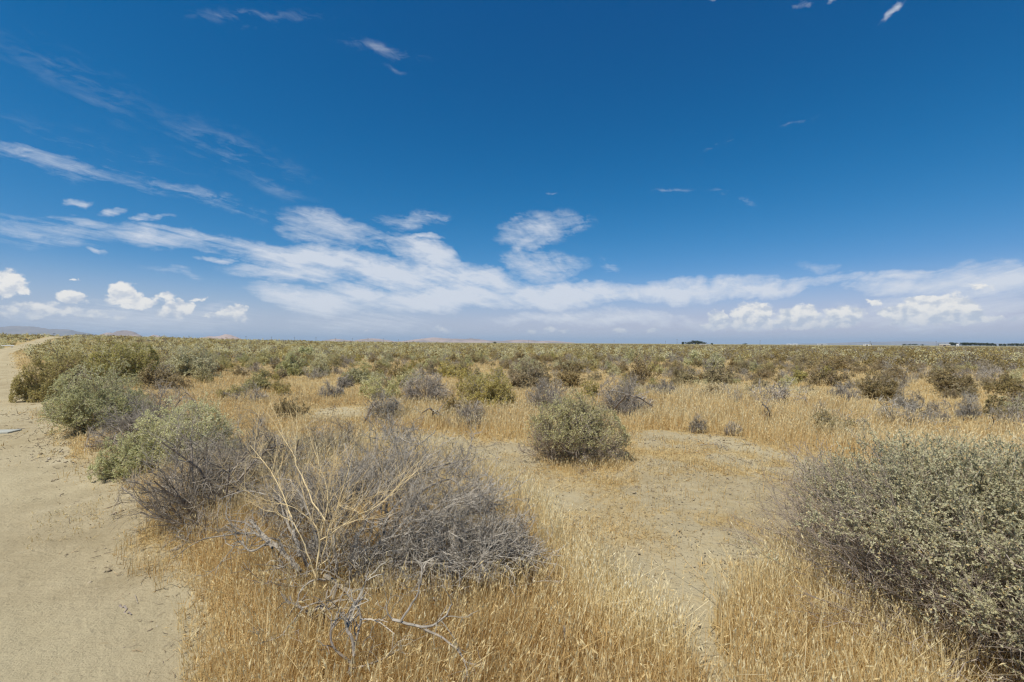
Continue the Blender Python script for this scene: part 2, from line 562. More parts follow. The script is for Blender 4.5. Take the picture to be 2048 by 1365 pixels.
def plant_mat(name, stops, translucent=0.25, vary=0.14, rough_noise=0.0, spec=0.0):
    m_, n = new_mat(name)
    at_ = n.new('ShaderNodeAttribute', attribute_name='tint').outputs['Fac']
    c = ramp_node(n, at_, stops)
    rnd = n.new('ShaderNodeObjectInfo').outputs['Random']
    v = n.m('MULTIPLY_ADD', rnd, vary * 2, 1.0 - vary)
    if rough_noise:
        g_ = n.new('ShaderNodeTexCoord').outputs['Object']
        v = n.m('MULTIPLY', v, n.ramp(n.noise(g_, rough_noise, 3), 0.3, 0.7, 0.7, 1.25))
    h = n.new('ShaderNodeHueSaturation')
    n.put(h.inputs['Value'], v)
    n.put(h.inputs['Hue'], n.m('MULTIPLY_ADD', n.m('FRACT', n.m('MULTIPLY', rnd, 7.31)), 0.02, 0.49))
    n.put(h.inputs['Saturation'], n.m('MULTIPLY_ADD', n.m('FRACT', n.m('MULTIPLY', rnd, 13.7)), 0.3, 0.85))
    n.put(h.inputs['Color'], c)
    d = n.new('ShaderNodeBsdfDiffuse')
    n.put(d.inputs['Color'], h.outputs[0])
    o_ = d.outputs[0]
    if translucent:
        t_ = n.new('ShaderNodeBsdfTranslucent')
        n.put(t_.inputs['Color'], h.outputs[0])
        mx = n.new('ShaderNodeMixShader')
        mx.inputs[0].default_value = translucent
        m_.node_tree.links.new(o_, mx.inputs[1])
        m_.node_tree.links.new(t_.outputs[0], mx.inputs[2])
        o_ = mx.outputs[0]
    out_ = n.new('ShaderNodeOutputMaterial')
    m_.node_tree.links.new(o_, out_.inputs['Surface'])
    return m_


def plain_mat(name, col_, rough=0.8, noise_scale=None, amount=0.2):
    m_, n = new_mat(name)
    b = n.new('ShaderNodeBsdfPrincipled')
    b.inputs['Roughness'].default_value = rough
    if noise_scale:
        g_ = n.new('ShaderNodeTexCoord').outputs['Object']
        f_ = n.noise(g_, noise_scale, 5)
        c_ = n.mix(n.ramp(f_, 0.3, 0.7), tuple(k * (1 - amount) for k in col_), tuple(min(1, k * (1 + amount)) for k in col_))
        n.put(b.inputs['Base Color'], c_)
    else:
        b.inputs['Base Color'].default_value = (*col_, 1)
    o_ = n.new('ShaderNodeOutputMaterial')
    m_.node_tree.links.new(b.outputs[0], o_.inputs['Surface'])
    return m_


SAGE = plant_mat('sage_leaf', [(0, (0.38, 0.35, 0.165)), (0.45, (0.60, 0.575, 0.31)), (1, (0.78, 0.765, 0.48))], 0.40)
OLIVE = plant_mat('olive_leaf', [(0, (0.28, 0.235, 0.085)), (0.5, (0.50, 0.44, 0.175)), (1, (0.68, 0.60, 0.28))], 0.38)
BROWN = plant_mat('brown_leaf', [(0, (0.20, 0.15, 0.075)), (0.5, (0.35, 0.28, 0.14)), (1, (0.52, 0.43, 0.235))], 0.3)
TWIG = plant_mat('grey_twig', [(0, (0.165, 0.142, 0.112)), (0.5, (0.30, 0.265, 0.215)), (1, (0.46, 0.415, 0.35))], 0.0)
WOOD = plant_mat('weathered_wood', [(0, (0.13, 0.107, 0.088)), (0.5, (0.27, 0.235, 0.198)), (1, (0.42, 0.375, 0.32))], 0.0, 0.05, 30.0)
STEM = plant_mat('brown_stem', [(0, (0.20, 0.16, 0.115)), (0.5, (0.33, 0.27, 0.195)), (1, (0.47, 0.40, 0.30))], 0.0)
TAN = plant_mat('tan_stem', [(0, (0.46, 0.32, 0.13)), (0.5, (0.62, 0.46, 0.21)), (1, (0.74, 0.59, 0.32))], 0.0, 0.03)
STRAW = plant_mat('straw', [(0, (0.43, 0.27, 0.075)), (0.3, (0.66, 0.475, 0.165)), (0.62, (0.82, 0.69, 0.335)), (1, (0.92, 0.86, 0.60))], 0.42, 0.0)


def ground_mat(name, road):
    m_, n = new_mat(name)
    g_ = n.new('ShaderNodeTexCoord').outputs['Object']
    big = n.noise(g_, 0.35, 5, 0.6)
    mid = n.noise(g_, 2.2, 6, 0.62)
    fine = n.noise(g_, 28.0, 6, 0.7)
    grit = n.noise(g_, 110.0, 4, 0.75)
    c = n.mix(n.ramp(mid, 0.3, 0.7), (0.30, 0.245, 0.15), (0.40, 0.335, 0.215))
    c = n.mix(n.ramp(big, 0.35, 0.68), c, (0.43, 0.37, 0.24))
    c = n.mix(n.ramp(fine, 0.58, 0.74, 0.0, 0.5), c, (0.20, 0.155, 0.09))
    c = n.mix(n.ramp(grit, 0.62, 0.8, 0.0, 0.45), c, (0.16, 0.125, 0.08))
    if road:
        packed = n.new('ShaderNodeAttribute', attribute_name='tint').outputs['Fac']
        c = n.mix(n.m('MULTIPLY', packed, 0.7), c, (0.43, 0.365, 0.24))
        crust = n.ramp(n.noise(g_, 1.1, 5, 0.65), 0.56, 0.66)
        c = n.mix(n.m('MULTIPLY', crust, 0.45), c, (0.46, 0.405, 0.28))
        ru = n.mapping(g_, rot=(0, 0, -ROAD_DIR), kind='POINT')
        tread = n.ramp(n.noise(n.mapping(ru, scale=(16, 0.35, 1)), 2.2, 3, 0.6), 0.50, 0.62)
        tread = n.m('MULTIPLY', n.m('MULTIPLY', tread, packed), n.ramp(n.noise(g_, 0.9, 3), 0.42, 0.60))
        c = n.mix(n.m('MULTIPLY', tread, 0.4), c, (0.27, 0.22, 0.14))
        clod = n.ramp(n.noise(g_, 55.0, 3, 0.6), 0.60, 0.72)
        clod = n.m('MULTIPLY', clod, n.m('MULTIPLY_ADD', packed, -0.5, 0.6))
        c = n.mix(clod, c, (0.20, 0.16, 0.10))
    if not road:
        lit_ = n.new('ShaderNodeAttribute', attribute_name='tint').outputs['Fac']
        f1 = n.ramp(n.m('ADD', n.m('MULTIPLY', lit_, 1.25), n.m('SUBTRACT', n.noise(g_, 9.0, 6, 0.7), 0.55)), 0.12, 0.75)
        st = n.noise(n.mapping(g_, rot=(0, 0, 0.4), scale=(1, 7, 1)), 22.0, 5, 0.7, dist=1.2)
        straw = n.mix(n.ramp(st, 0.38, 0.62), (0.27, 0.19, 0.085), (0.50, 0.385, 0.19))
        c = n.mix(f1, c, straw)
        # far away single plants melt together: the scrub's own colour, patch by patch
        far = n.new('ShaderNodeAttribute', attribute_name='scrub').outputs['Fac']
        pt = n.noise(g_, 0.22, 6, 0.65)
        sc1 = n.mix(n.ramp(pt, 0.35, 0.65), (0.19, 0.165, 0.085), (0.30, 0.27, 0.15))
        sc1 = n.mix(n.ramp(n.noise(g_, 0.6, 5, 0.6), 0.58, 0.72), sc1, (0.45, 0.33, 0.15))
        c = n.mix(far, c, sc1)
    b = n.new('ShaderNodeBsdfDiffuse')
    n.put(b.inputs['Color'], c)
    hgt = n.m('ADD', n.m('MULTIPLY', fine, 0.5), n.m('MULTIPLY', grit, 0.16))
    hgt = n.m('ADD', hgt, n.m('MULTIPLY', mid, 0.8))
    hgt = n.m('ADD', hgt, n.m('MULTIPLY', n.noise(g_, 9.0, 4, 0.6), 0.7))
    bp = n.new('ShaderNodeBump')
    bp.inputs['Strength'].default_value = 1.0
    bp.inputs['Distance'].default_value = 0.035
    n.put(bp.inputs['Height'], hgt)
    m_.node_tree.links.new(bp.outputs[0], b.inputs['Normal'])
    o_ = n.new('ShaderNodeOutputMaterial')
    m_.node_tree.links.new(b.outputs[0], o_.inputs['Surface'])
    return m_


# ------------------------------------------------------------------ ground: one sheet from the camera's feet to the horizon
rings = [0.0]
r_ = 0.35
while r_ < 42000:
    rings.append(r_)
    r_ *= 1.014 if r_ < 60 else (1.03 if r_ < 1500 else 1.12)
rings.append(42000.0)
rings = np.array(rings)
angs = np.concatenate([np.linspace(-68, 68, 430), np.linspace(68, 292, 90)[1:-1]])
angs = np.radians(np.sort(angs))
na, nr = len(angs), len(rings)
gx = rings[:, None] * np.sin(angs)[None]
gy = rings[:, None] * np.cos(angs)[None]
gz = terrain(gx, gy)
gz[0] = gz[0].mean()
ii, jj = np.meshgrid(np.arange(nr - 1), np.arange(na), indexing='ij')
j2 = (jj + 1) % na
gf = np.stack([ii * na + jj, (ii + 1) * na + jj, (ii + 1) * na + j2, ii * na + j2], -1).reshape(-1, 4)
cov = grass_field(gx.ravel(), gy.ravel())[0]
_w = gx.ravel() * RN[0] + gy.ravel() * RN[1]
_e = road_edge(gx.ravel() * RD[0] + gy.ravel() * RD[1])
cov = np.clip(cov * 0.8 + 0.19 * sstep(_w, _e + 0.1, _e + 1.0), 0, 1)
gd = np.hypot(gx, gy).ravel()
gg = Geo().add(np.stack([gx, gy, gz], -1), gf[:, ::-1], cov)
ground = gg.obj('ground', ground_mat('desert_floor', False), smooth=True)
sa = ground.data.attributes.new('scrub', 'FLOAT', 'POINT')
sa.data.foreach_set('value', (sstep(gd, 160, 700) * 0.95).astype(np.float32))
tag(ground, kind='structure')

# dirt track
ss = np.concatenate([np.arange(-40, 30, 0.25), np.arange(30, 330, 1.0)])
ww = np.linspace(0, 1, 25)
e_ = road_edge(ss)
wj = e_[:, None] - ww[None] * road_width(ss)[:, None]
wj[:, 0] += 0.22 + 0.5 * (fbm(ss, ss * 0, 0.7, 3, 3) - 0.5)
wj[:, -1] -= 0.25
rx = ss[:, None] * RD[0] + wj * RN[0]
ry = ss[:, None] * RD[1] + wj * RN[1]
rut = -0.022 * np.exp(-((ww - 0.28) / 0.07) ** 2) - 0.022 * np.exp(-((ww - 0.68) / 0.07) ** 2) + 0.012
lift_r = np.where((ww > 0.05) & (ww < 0.95), rut + 0.010, 0.008)
lift_r[0], lift_r[-1] = -0.012, -0.012
rz_ = terrain(rx, ry) + lift_r[None] + (fbm(rx, ry, 0.8, 3, 91) - 0.5) * 0.012
i2, j2 = np.meshgrid(np.arange(len(ss) - 1), np.arange(len(ww) - 1), indexing='ij')
nw = len(ww)
rf = np.stack([i2 * nw + j2, i2 * nw + j2 + 1, (i2 + 1) * nw + j2 + 1, (i2 + 1) * nw + j2], -1)
rut_t = np.exp(-((ww - 0.28) / 0.09) ** 2) + np.exp(-((ww - 0.68) / 0.09) ** 2)
rut_t = np.clip(rut_t[None] + (fbm(rx, ry, 1.2, 3, 17) - 0.5) * 0.9, 0, 1)
road = Geo().add(np.stack([rx, ry, rz_], -1), rf, rut_t).obj('dirt_road', ground_mat('road_dirt', True), smooth=True)
tag(road, kind='structure')


# ------------------------------------------------------------------ plant building blocks
def walk(S, D, L, K, r, wig=0.25, up=0.0, droop=0.0):
    """N wandering paths of K points from S along D with lengths L"""
    P = [S]
    D = unit(D)
    st = (L / (K - 1))[:, None]
    for k in range(K - 1):
        D = unit(D + wig * r.normal(size=D.shape) + np.array([0, 0, up - droop * k / K]))
        P.append(P[-1] + D * st)
    return np.stack(P, 1)


def sprout(P, per, t0, t1, spread, r, out=0.0, upb=0.0):
    """start points and directions of side shoots on paths P"""
    N_, K = P.shape[:2]
    t = r.uniform(t0, t1, (N_, per)) * (K - 1)
    i = np.minimum(t.astype(int), K - 2)
    fr = (t - i)[..., None]
    a = np.take_along_axis(P, i[..., None], 1)
    b = np.take_along_axis(P, i[..., None] + 1, 1)
    S = (a + (b - a) * fr).reshape(-1, 3)
    T = unit((b - a).reshape(-1, 3))
    D = unit(T + spread * r.normal(size=T.shape) + np.array([0, 0, upb]))
    return S, D, t.ravel() / (K - 1)


def taper(L, K, r0, r1):
    return r0[:, None] + (r1 - r0)[:, None] * np.linspace(0, 1, K)[None]


def dome_dirs(n, r, lo=5, hi=90):
    az_ = r.uniform(0, 2 * np.pi, n)
    se = r.uniform(math.sin(R(lo)), math.sin(R(hi)), n)
    ce = np.sqrt(1 - se ** 2)
    return np.stack([np.cos(az_) * ce, np.sin(az_) * ce, se], -1)


def shrub(seed, rx, ry, h, mains, sub, twigs, leaves, leaf, leaf_aspect=0.5, thick=0.011, wig=0.22, lumps=0.28,
          lo=8, bare=None, leaf_from=0.25, twig_len=0.30, base=0.12, tint_bias=0.0, twig_r=0.0016, up=0.05):
    """a dome-shaped desert shrub: returns (branches, twigs, leaves) as three Geo bundles, base at the origin"""
    r = np.random.default_rng(seed)
    D = dome_dirs(mains, r, lo)
    k = 1.0 / np.sqrt((D[:, 0] / rx) ** 2 + (D[:, 1] / ry) ** 2 + (D[:, 2] / h) ** 2)
    ph = np.arctan2(D[:, 1], D[:, 0])
    lump = 1 + lumps * np.clip(np.sin(ph * 3 + seed) * 0.35 + np.sin(ph * 5 + 2.1 * seed + 4 * D[:, 2]) * 0.35 + r.normal(size=mains) * 0.3, -1, 0.45)
    L = np.clip(k * lump * r.uniform(0.70, 1.0, mains), 0.1, None)
    S = D * np.array([rx, ry, 0]) * base * r.uniform(0, 1, (mains, 1)) - np.array([0, 0, 0.05])
    gb, gt, gl = Geo(), Geo(), Geo()
    K = 6

    def tuck(P):
        # shoots that overrun the dome's outline are drawn back to it
        a = np.arctan2(P[..., 1], P[..., 0])
        lim = 1 + lumps * 0.45 * (np.sin(a * 3 + seed) * 0.5 + np.sin(a * 5 + 2.1 * seed + 3 * P[..., 2]) * 0.5)
        q = np.sqrt((P[..., 0] / rx) ** 2 + (P[..., 1] / ry) ** 2 + (P[..., 2] / h) ** 2) / lim
        f = np.where(q > 0.96, (0.96 + (q - 0.96) * 0.22) / np.maximum(q, 1e-6), 1.0)
        return P * f[..., None]

    P = tuck(walk(S, D, L, K, r, wig * 0.7, up))
    r0 = thick * r.uniform(0.6, 1.3, mains)
    tubes(gb, P, taper(L, K, r0, r0 * 0.35), 4, r.uniform(0.2, 0.8, mains))
    S2, D2, t2 = sprout(P, sub, 0.3 if leaves else 0.2, 1.0, 0.6, r, upb=up * 2)
    Ls = np.repeat(L, sub)
    L2 = Ls * r.uniform(0.22, 0.48, len(S2)) * (1.15 - 0.35 * t2)
    P2 = tuck(walk(S2, D2, L2, 5, r, wig, up))
    r2 = np.repeat(r0, sub) * 0.38
    tubes(gt, P2, taper(L2, 5, r2, r2 * 0.35), 3, r.uniform(0.2, 0.9, len(S2)))
    if twigs:
        S3, D3, t3 = sprout(P2, twigs, 0.15, 1.0, 0.6, r, upb=up * 2)
        L3 = np.repeat(L2, twigs) * r.uniform(0.35, 0.8, len(S3)) * (twig_len / 0.30)
        P3 = tuck(walk(S3, D3, L3, 4, r, wig * 1.1, up))
        q = np.full(len(S3), twig_r)
        tubes(gt, P3, taper(L3, 4, q, q * 0.5), 3, r.uniform(0.1, 1.0, len(S3)))
    else:
        P3 = P2
    if leaves:
        PL = P3
        if bare is not None:
            PL = PL[~bare(PL[:, -1], r)]
        Sl, Dl, tl = sprout(PL, leaves, leaf_from, 1.0, 1.1, r, upb=0.1)
        Sl = Sl + Dl * leaf * 0.4 + r.normal(size=Sl.shape) * leaf * 0.25
        clump = r.normal(size=(len(PL), 1)) * 0.16
        tint = np.clip(0.48 + tint_bias + np.repeat(clump, leaves, 1).ravel() + r.normal(size=len(Sl)) * 0.16, 0, 1)
        flakes(gl, Sl, Dl, leaf * r.uniform(0.6, 1.3, len(Sl)), leaf_aspect, tint, r, outw=Sl / np.array([rx, ry, h]))
    return gb, gt, gl


KIND = {   # foliage material, stem material, everyday kind name
    'sage': (SAGE, STEM, 'saltbush'),
    'olive': (OLIVE, STEM, 'olive_shrub'),
    'brown': (BROWN, STEM, 'brown_shrub'),
    'grey': (None, TWIG, 'dead_shrub'),
}
CAT = {'sage': 'saltbush', 'olive': 'olive shrub', 'brown': 'brown shrub', 'grey': 'dead shrub'}


def finish(kind, geos, loc, label, group=None, scale=None, rz=0.0, name=None, cat=None):
    fol, st, nm = KIND[kind]
    root = tag(empty(name or nm, loc, rz), label, cat or CAT[kind], group)
    gb, gt, gl = geos
    gb.obj('branches', st if kind != 'grey' else WOOD, root)
    if gt.n:
        gt.obj('twigs', st, root)
    if gl.n:
        gl.obj('foliage', fol, root)
    if scale is not None:
        root.scale = scale
    return root


taken = []                                # circles of ground already occupied by a shrub


def size_at(px, py_base, w_px, h_px):
    p = at(px, py_base)
    v = CAM_M.transposed() @ (p - Vector((0, 0, CAM_H)))
    dep = -v.z
    return p, w_px / F * dep, h_px / F * dep, dep


def placed(kind, px, py, w, h, label, seed, depth=0.9, group=None, dens=1.0, **kw):
    """a shrub whose foot, width and height are read from the photograph"""
    p, wm, hm, dep = size_at(px, py, w, h)
    rx, ry = wm / 2 * 1.06, wm / 2 * depth
    # the outline's lowest edge is the near rim, so the root sits further back
    back = unit(np.array([p.x, p.y])) * ry * 0.55
    p = Vector((p.x + back[0], p.y + back[1], 0))
    p.z = float(terrain(p.x, p.y))
    hm *= (dep + ry * 0.55) / dep * 1.02
    rx *= (dep + ry * 0.55) / dep
    ca = 1.0 / math.hypot(1.0, depth * p.x / p.y)                  # seen at an angle, depth adds to the width
    rx, ry = rx * ca, ry * ca
    if py < 870:
        hm *= 1.12
    taken.append((p.x, p.y, max(rx, ry)))
    px_m = dep / (F / 2)                                            # metres per pixel of a 1024-wide picture
    size = w * h / 4.0
    leaf = max(0.012, px_m * 1.5)
    n = int(np.clip(size * 7.0 * dens, 1500, 70000))
    if kind == 'grey':
        mains = int(np.clip(14 + w * 0.16, 16, 46))
        sub = 9
        tw = int(np.clip(n / (mains * sub), 3, 11))
        a = dict(mains=mains, sub=sub, twigs=tw, leaves=0, leaf=leaf, twig_r=max(0.0013, px_m * 0.13), thick=max(0.008, hm * 0.011), wig=0.3, twig_len=0.36)
    else:
        mains = int(np.clip(20 + w * 0.2, 24, 64))
        sub = 7
        lv = 8
        tw = int(np.clip(n / (mains * sub * lv), 3, 14))
        a = dict(mains=mains, sub=sub, twigs=tw, leaves=lv, leaf=leaf, twig_r=max(0.0011, px_m * 0.10), thick=max(0.006, hm * 0.008))
    a.update(kw)
    geos = shrub(seed, rx, ry, hm, **a)
    return finish(kind, geos, p, label, group, rz=0.0)


# ------------------------------------------------------------------ the big saltbush at the right edge
def build_corner_bush():
    p = at(2015, 1262)
    r = np.random.default_rng(5)
    root = tag(empty('saltbush', p), 'big pale green saltbush at the right edge, bare twigs low on its left', 'saltbush')
    taken.append((p.x, p.y, 1.15))

    def bare(tip, r):
        # the low side towards the camera and the track has lost its leaves
        a = (-tip[:, 0] * 0.69 + tip[:, 1] * 0.72) * 0.8 + (-tip[:, 0] * 0.72 - tip[:, 1] * 0.69) * 0.5
        return ((a > 0.22) & (tip[:, 2] < 0.15 + 0.45 * a) & (r.random(len(tip)) < 0.93)) | (tip[:, 2] < 0.07)

    gb, gt, gl = shrub(21, 1.12, 0.98, 0.76, mains=80, sub=10, twigs=8, leaves=0, leaf=0.013, thick=0.009, wig=0.17, lumps=0.2, lo=6,
                       twig_r=0.0013, twig_len=0.34, base=0.22, up=0.07)
    D = dome_dirs(900, r, 3, 60)
    D = D[bare(D * np.array([1.4, 1.2, 0.95]), r)][:150]
    S = D * r.uniform(0.15, 0.5, (len(D), 1))
    L = r.uniform(0.7, 1.0, len(D))
    P = walk(S, D, L, 8, r, 0.12, 0.03)
    tubes(gt, P, taper(L, 8, np.full(len(D), 0.0042), np.full(len(D), 0.0014)), 4, r.uniform(0.3, 0.9, len(D)))
    S, D, t = sprout(P, 9, 0.3, 1.0, 0.5, r, upb=0.15)
    L = r.uniform(0.10, 0.28, len(S))
    P = walk(S, D, L, 5, r, 0.18, 0.03)
    tubes(gt, P, taper(L, 5, np.full(len(S), 0.0018), np.full(len(S), 0.0010)), 3, r.uniform(0.2, 0.9, len(S)))
    S, D, t = sprout(P, 3, 0.3, 1.0, 0.6, r, upb=0.15)
    L = r.uniform(0.04, 0.12, len(S))
    P = walk(S, D, L, 4, r, 0.18, 0.03)
    tubes(gt, P, taper(L, 4, np.full(len(S), 0.0011), np.full(len(S), 0.0008)), 3, r.uniform(0.2, 0.9, len(S)))
    gb.obj('branches', STEM, root)
    gt.obj('twigs', BUSH_TWIG, root)
    # leafy shoots stand up from the crown
    D = dome_dirs(3600, r, 5)
    k = 1.0 / np.sqrt((D[:, 0] / 1.38) ** 2 + (D[:, 1] / 1.15) ** 2 + (D[:, 2] / 1.03) ** 2)
    k = k * (1 + 0.10 * np.sin(6 * D[:, 0] + 1.0) * np.sin(5 * D[:, 1] + 4 * D[:, 2]))
    S = D * (k * r.uniform(0.60, 0.90, len(D)))[:, None]
    keep = ~bare(S * 1.15, r)
    S, D = S[keep], D[keep]
    L = r.uniform(0.12, 0.28, len(S))
    Ps = walk(S, unit(D + np.array([0, 0, 0.5]) + 0.5 * r.normal(size=D.shape)), L, 5, r, 0.2, 0.08)
    gs, gf = Geo(), Geo()
    tubes(gs, Ps, taper(L, 5, np.full(len(L), 0.0022), np.full(len(L), 0.001)), 3, r.uniform(0.3, 0.9, len(L)))
    S2, D2, t2 = sprout(Ps, 5, 0.1, 0.95, 0.7, r, upb=0.2)
    L2 = r.uniform(0.04, 0.10, len(S2))
    P2 = walk(S2, D2, L2, 4, r, 0.2, 0.05)
    tubes(gs, P2, taper(L2, 4, np.full(len(L2), 0.0013), np.full(len(L2), 0.0008)), 3, r.uniform(0.3, 0.9, len(L2)))
    for PP, per, sp in ((Ps, 11, 0.9), (P2, 10, 0.8)):
        Sl, Dl, tl = sprout(PP, per, 0.1, 1.0, sp, r, upb=0.1)
        cl = np.repeat(r.normal(size=(len(PP), 1)) * 0.13, per, 1).ravel()
        flakes(gf, Sl + Dl * 0.005, Dl, 0.0138 * r.uniform(0.6, 1.4, len(Sl)), 0.55, np.clip(0.52 + cl + r.normal(size=len(Sl)) * 0.09, 0, 1), r, 0.5, outw=Sl * 0.8)
    sh = gs.obj('shoots', STEM, root)
    gf.obj('foliage', SAGE, root)
    # dry papery seed bracts among the leaves
    gq = Geo()
    Sq, Dq, _ = sprout(P2[::3], 2, 0.2, 0.9, 1.2, r)
    flakes(gq, Sq, Dq, 0.011, 0.8, r.uniform(0.3, 0.9, len(Sq)), r)
    gq.obj('seed_bracts', TAN, root)
    return root


BUSH_TWIG = plant_mat('pinkish_twig', [(0, (0.17, 0.135, 0.11)), (0.5, (0.29, 0.24, 0.20)), (1, (0.42, 0.36, 0.305))], 0.0)
build_corner_bush()


# ------------------------------------------------------------------ the dead shrub in the foreground, its bare limbs spread over the grass
def limb_from_pixels(pts, heights, r0, r1, K=14):
    """a bent limb through photo pixels; heights above the ground say how far off each one hangs"""
    W_ = []
    for (px, py), hh in zip(pts, heights):
        d = pix_dir(px, py)
        t = (CAM_H - hh) / max(-d.z, 1e-3)
        W_.append((d.x * t, d.y * t, hh + float(terrain(d.x * t, d.y * t)) * 0.7))
    W_ = np.array(W_)
    u = np.linspace(0, 1, len(W_))
    uu = np.linspace(0, 1, K)
    # smooth curve through the points
    P = np.stack([np.interp(uu, u, W_[:, k]) for k in range(3)], -1)
    for _ in range(2):
        P[1:-1] = 0.25 * P[:-2] + 0.5 * P[1:-1] + 0.25 * P[2:]
    seg = np.linalg.norm(np.diff(P, axis=0), axis=1).mean()
    P[1:-1] += rng.normal(size=P[1:-1].shape) * seg * 0.07
    return P, np.linspace(r0, r1, K)


def build_dead_shrub():
    r = np.random.default_rng(77)
    p = at(690, 1185)
    root = tag(empty('dead_shrub', p), 'large dead grey shrub sprawling over foreground grass, thick bare limbs on its left', 'dead shrub')
    taken.append((p.x, p.y, 0.3))
    o = np.array(p)
    gb, gt = Geo(), Geo()
    limbs = [   # pixels from the root outward, heights, radii
        ([(600, 1160), (570, 1125), (530, 1085), (500, 1050)], [0.10, 0.17, 0.25, 0.33], 0.019, 0.012),
        ([(545, 1110), (520, 1078), (470, 1072), (412, 1076)], [0.25, 0.31, 0.33, 0.30], 0.009, 0.004),
        ([(540, 1095), (500, 1115), (480, 1085), (462, 1095)], [0.30, 0.28, 0.33, 0.30], 0.007, 0.003),
        ([(615, 1150), (600, 1110), (575, 1070), (560, 1010), (540, 985)], [0.12, 0.24, 0.34, 0.44, 0.50], 0.013, 0.005),
        ([(600, 1130), (585, 1060), (560, 1010), (490, 985), (440, 1000)], [0.2, 0.36, 0.44, 0.50, 0.48], 0.012, 0.004),
        ([(640, 1125), (625, 1060), (610, 1020), (580, 975)], [0.18, 0.38, 0.48, 0.58], 0.013, 0.006),
        ([(672, 1165), (668, 1110), (672, 1070), (690, 1020), (700, 960), (690, 900)], [0.08, 0.25, 0.36, 0.48, 0.62, 0.74], 0.014, 0.004),
        ([(648, 1170), (700, 1205), (720, 1225)], [0.16, 0.08, 0.02], 0.017, 0.015),
        ([(690, 1190), (750, 1120), (790, 1060), (810, 1020), (850, 985)], [0.06, 0.22, 0.34, 0.42, 0.50], 0.015, 0.008),
        ([(810, 1020), (860, 978), (910, 960), (930, 1000), (960, 1015)], [0.42, 0.52, 0.55, 0.48, 0.43], 0.010, 0.003),
        ([(770, 1090), (775, 1020), (780, 960), (830, 900), (870, 870)], [0.28, 0.42, 0.56, 0.68, 0.72], 0.013, 0.004),
        ([(780, 960), (870, 945), (940, 920), (945, 870)], [0.56, 0.58, 0.62, 0.68], 0.009, 0.003),
        ([(750, 1120), (830, 1090), (880, 1070), (960, 1085), (1040, 1100), (1100, 1130)], [0.2, 0.27, 0.31, 0.31, 0.28, 0.20], 0.012, 0.003),
        ([(740, 1140), (800, 1130), (880, 1135), (960, 1128), (1010, 1135)], [0.16, 0.22, 0.26, 0.27, 0.24], 0.010, 0.003),
        ([(690, 1180), (640, 1150), (600, 1170), (545, 1175), (532, 1188)], [0.08, 0.16, 0.14, 0.12, 0.10], 0.006, 0.003),
        ([(652, 1180), (630, 1178), (600, 1195), (560, 1180)], [0.15, 0.17, 0.12, 0.13], 0.008, 0.003),
        ([(700, 1180), (705, 1130), (720, 1080), (750, 1020), (770, 930)], [0.08, 0.22, 0.36, 0.5, 0.66], 0.011, 0.004),
    ]
    for pts, hs, a, b in limbs:
        P, q = limb_from_pixels(pts, [v + 0.05 for v in hs], a * 0.82, b * 0.8)
        P = P - o
        tubes(gb, P[None], q[None], 6, np.array([r.uniform(0.4, 0.75)]))
        n_ = 8
        S, D, t = sprout(P[None], n_, 0.2, 1.0, 0.7, r, upb=0.2)
        L = r.uniform(0.10, 0.30, n_)
        P2 = walk(S, D, L, 6, r, 0.35, 0.03)
        tubes(gb, P2, taper(L, 6, np.full(n_, b * 0.8), np.full(n_, 0.0012)), 4, r.uniform(0.3, 0.8, n_))
        S, D, t = sprout(P2, 5, 0.1, 1.0, 0.7, r, upb=0.1)
        L = r.uniform(0.05, 0.16, len(S))
        P3 = walk(S, D, L, 5, r, 0.35, 0.03)
        tubes(gt, P3, taper(L, 5, np.full(len(S), 0.0016), np.full(len(S), 0.0009)), 3, r.uniform(0.2, 0.8, len(S)))
    # cushions of fine grey twigs at the outer ends
    for (px, py, hh, rad, n_) in ((1000, 1105, 0.30, 0.36, 46), (900, 1100, 0.34, 0.34, 40), (970, 1000, 0.50, 0.34, 36), (880, 1020, 0.52, 0.38, 46),
                                  (830, 940, 0.66, 0.36, 40), (760, 960, 0.66, 0.36, 34), (700, 960, 0.62, 0.34, 26), (560, 1010, 0.42, 0.26, 22),
                                  (1050, 1120, 0.22, 0.26, 26), (640, 1000, 0.5, 0.3, 22), (840, 1130, 0.26, 0.28, 22), (930, 930, 0.6, 0.26, 18), (700, 1080, 0.34, 0.3, 20), (620, 1090, 0.3, 0.24, 14), (1040, 1080, 0.33, 0.26, 26), (940, 1140, 0.22, 0.28, 26), (760, 1130, 0.26, 0.26, 16), (790, 870, 0.78, 0.26, 18)):
        n_ = int(n_ * 1.9)
        d = pix_dir(px, py)
        t = (CAM_H - hh) / max(-d.z, 1e-3)
        c = np.array([d.x * t, d.y * t, hh]) - o
        out = unit(c * np.array([1, 1, 0.25]))
        S = c - out * rad * 0.55 + r.normal(size=(n_, 3)) * rad * np.array([0.30, 0.30, 0.14])
        D = unit(out + r.normal(size=(n_, 3)) * 0.55 + np.array([0, 0, 0.35]))
        L = rad * r.uniform(0.6, 1.15, n_)
        P2 = walk(S, D, L, 6, r, 0.22, 0.02)
        tubes(gt, P2, taper(L, 6, np.full(n_, 0.0026), np.full(n_, 0.0012)), 3, r.uniform(0.2, 0.8, n_))
        S, D, t = sprout(P2, 7, 0.1, 1.0, 0.6, r, upb=0.12)
        L3 = rad * r.uniform(0.16, 0.42, len(S))
        P3 = walk(S, D, L3, 4, r, 0.28, 0.03)
        tubes(gt, P3, taper(L3, 4, np.full(len(S), 0.0014), np.full(len(S), 0.0009)), 3, r.uniform(0.1, 0.9, len(S)))
        S, D, t = sprout(P3, 3, 0.2, 1.0, 0.6, r, upb=0.1)
        L4 = rad * r.uniform(0.06, 0.16, len(S))
        P4 = walk(S, D, L4, 3, r, 0.25, 0.03)
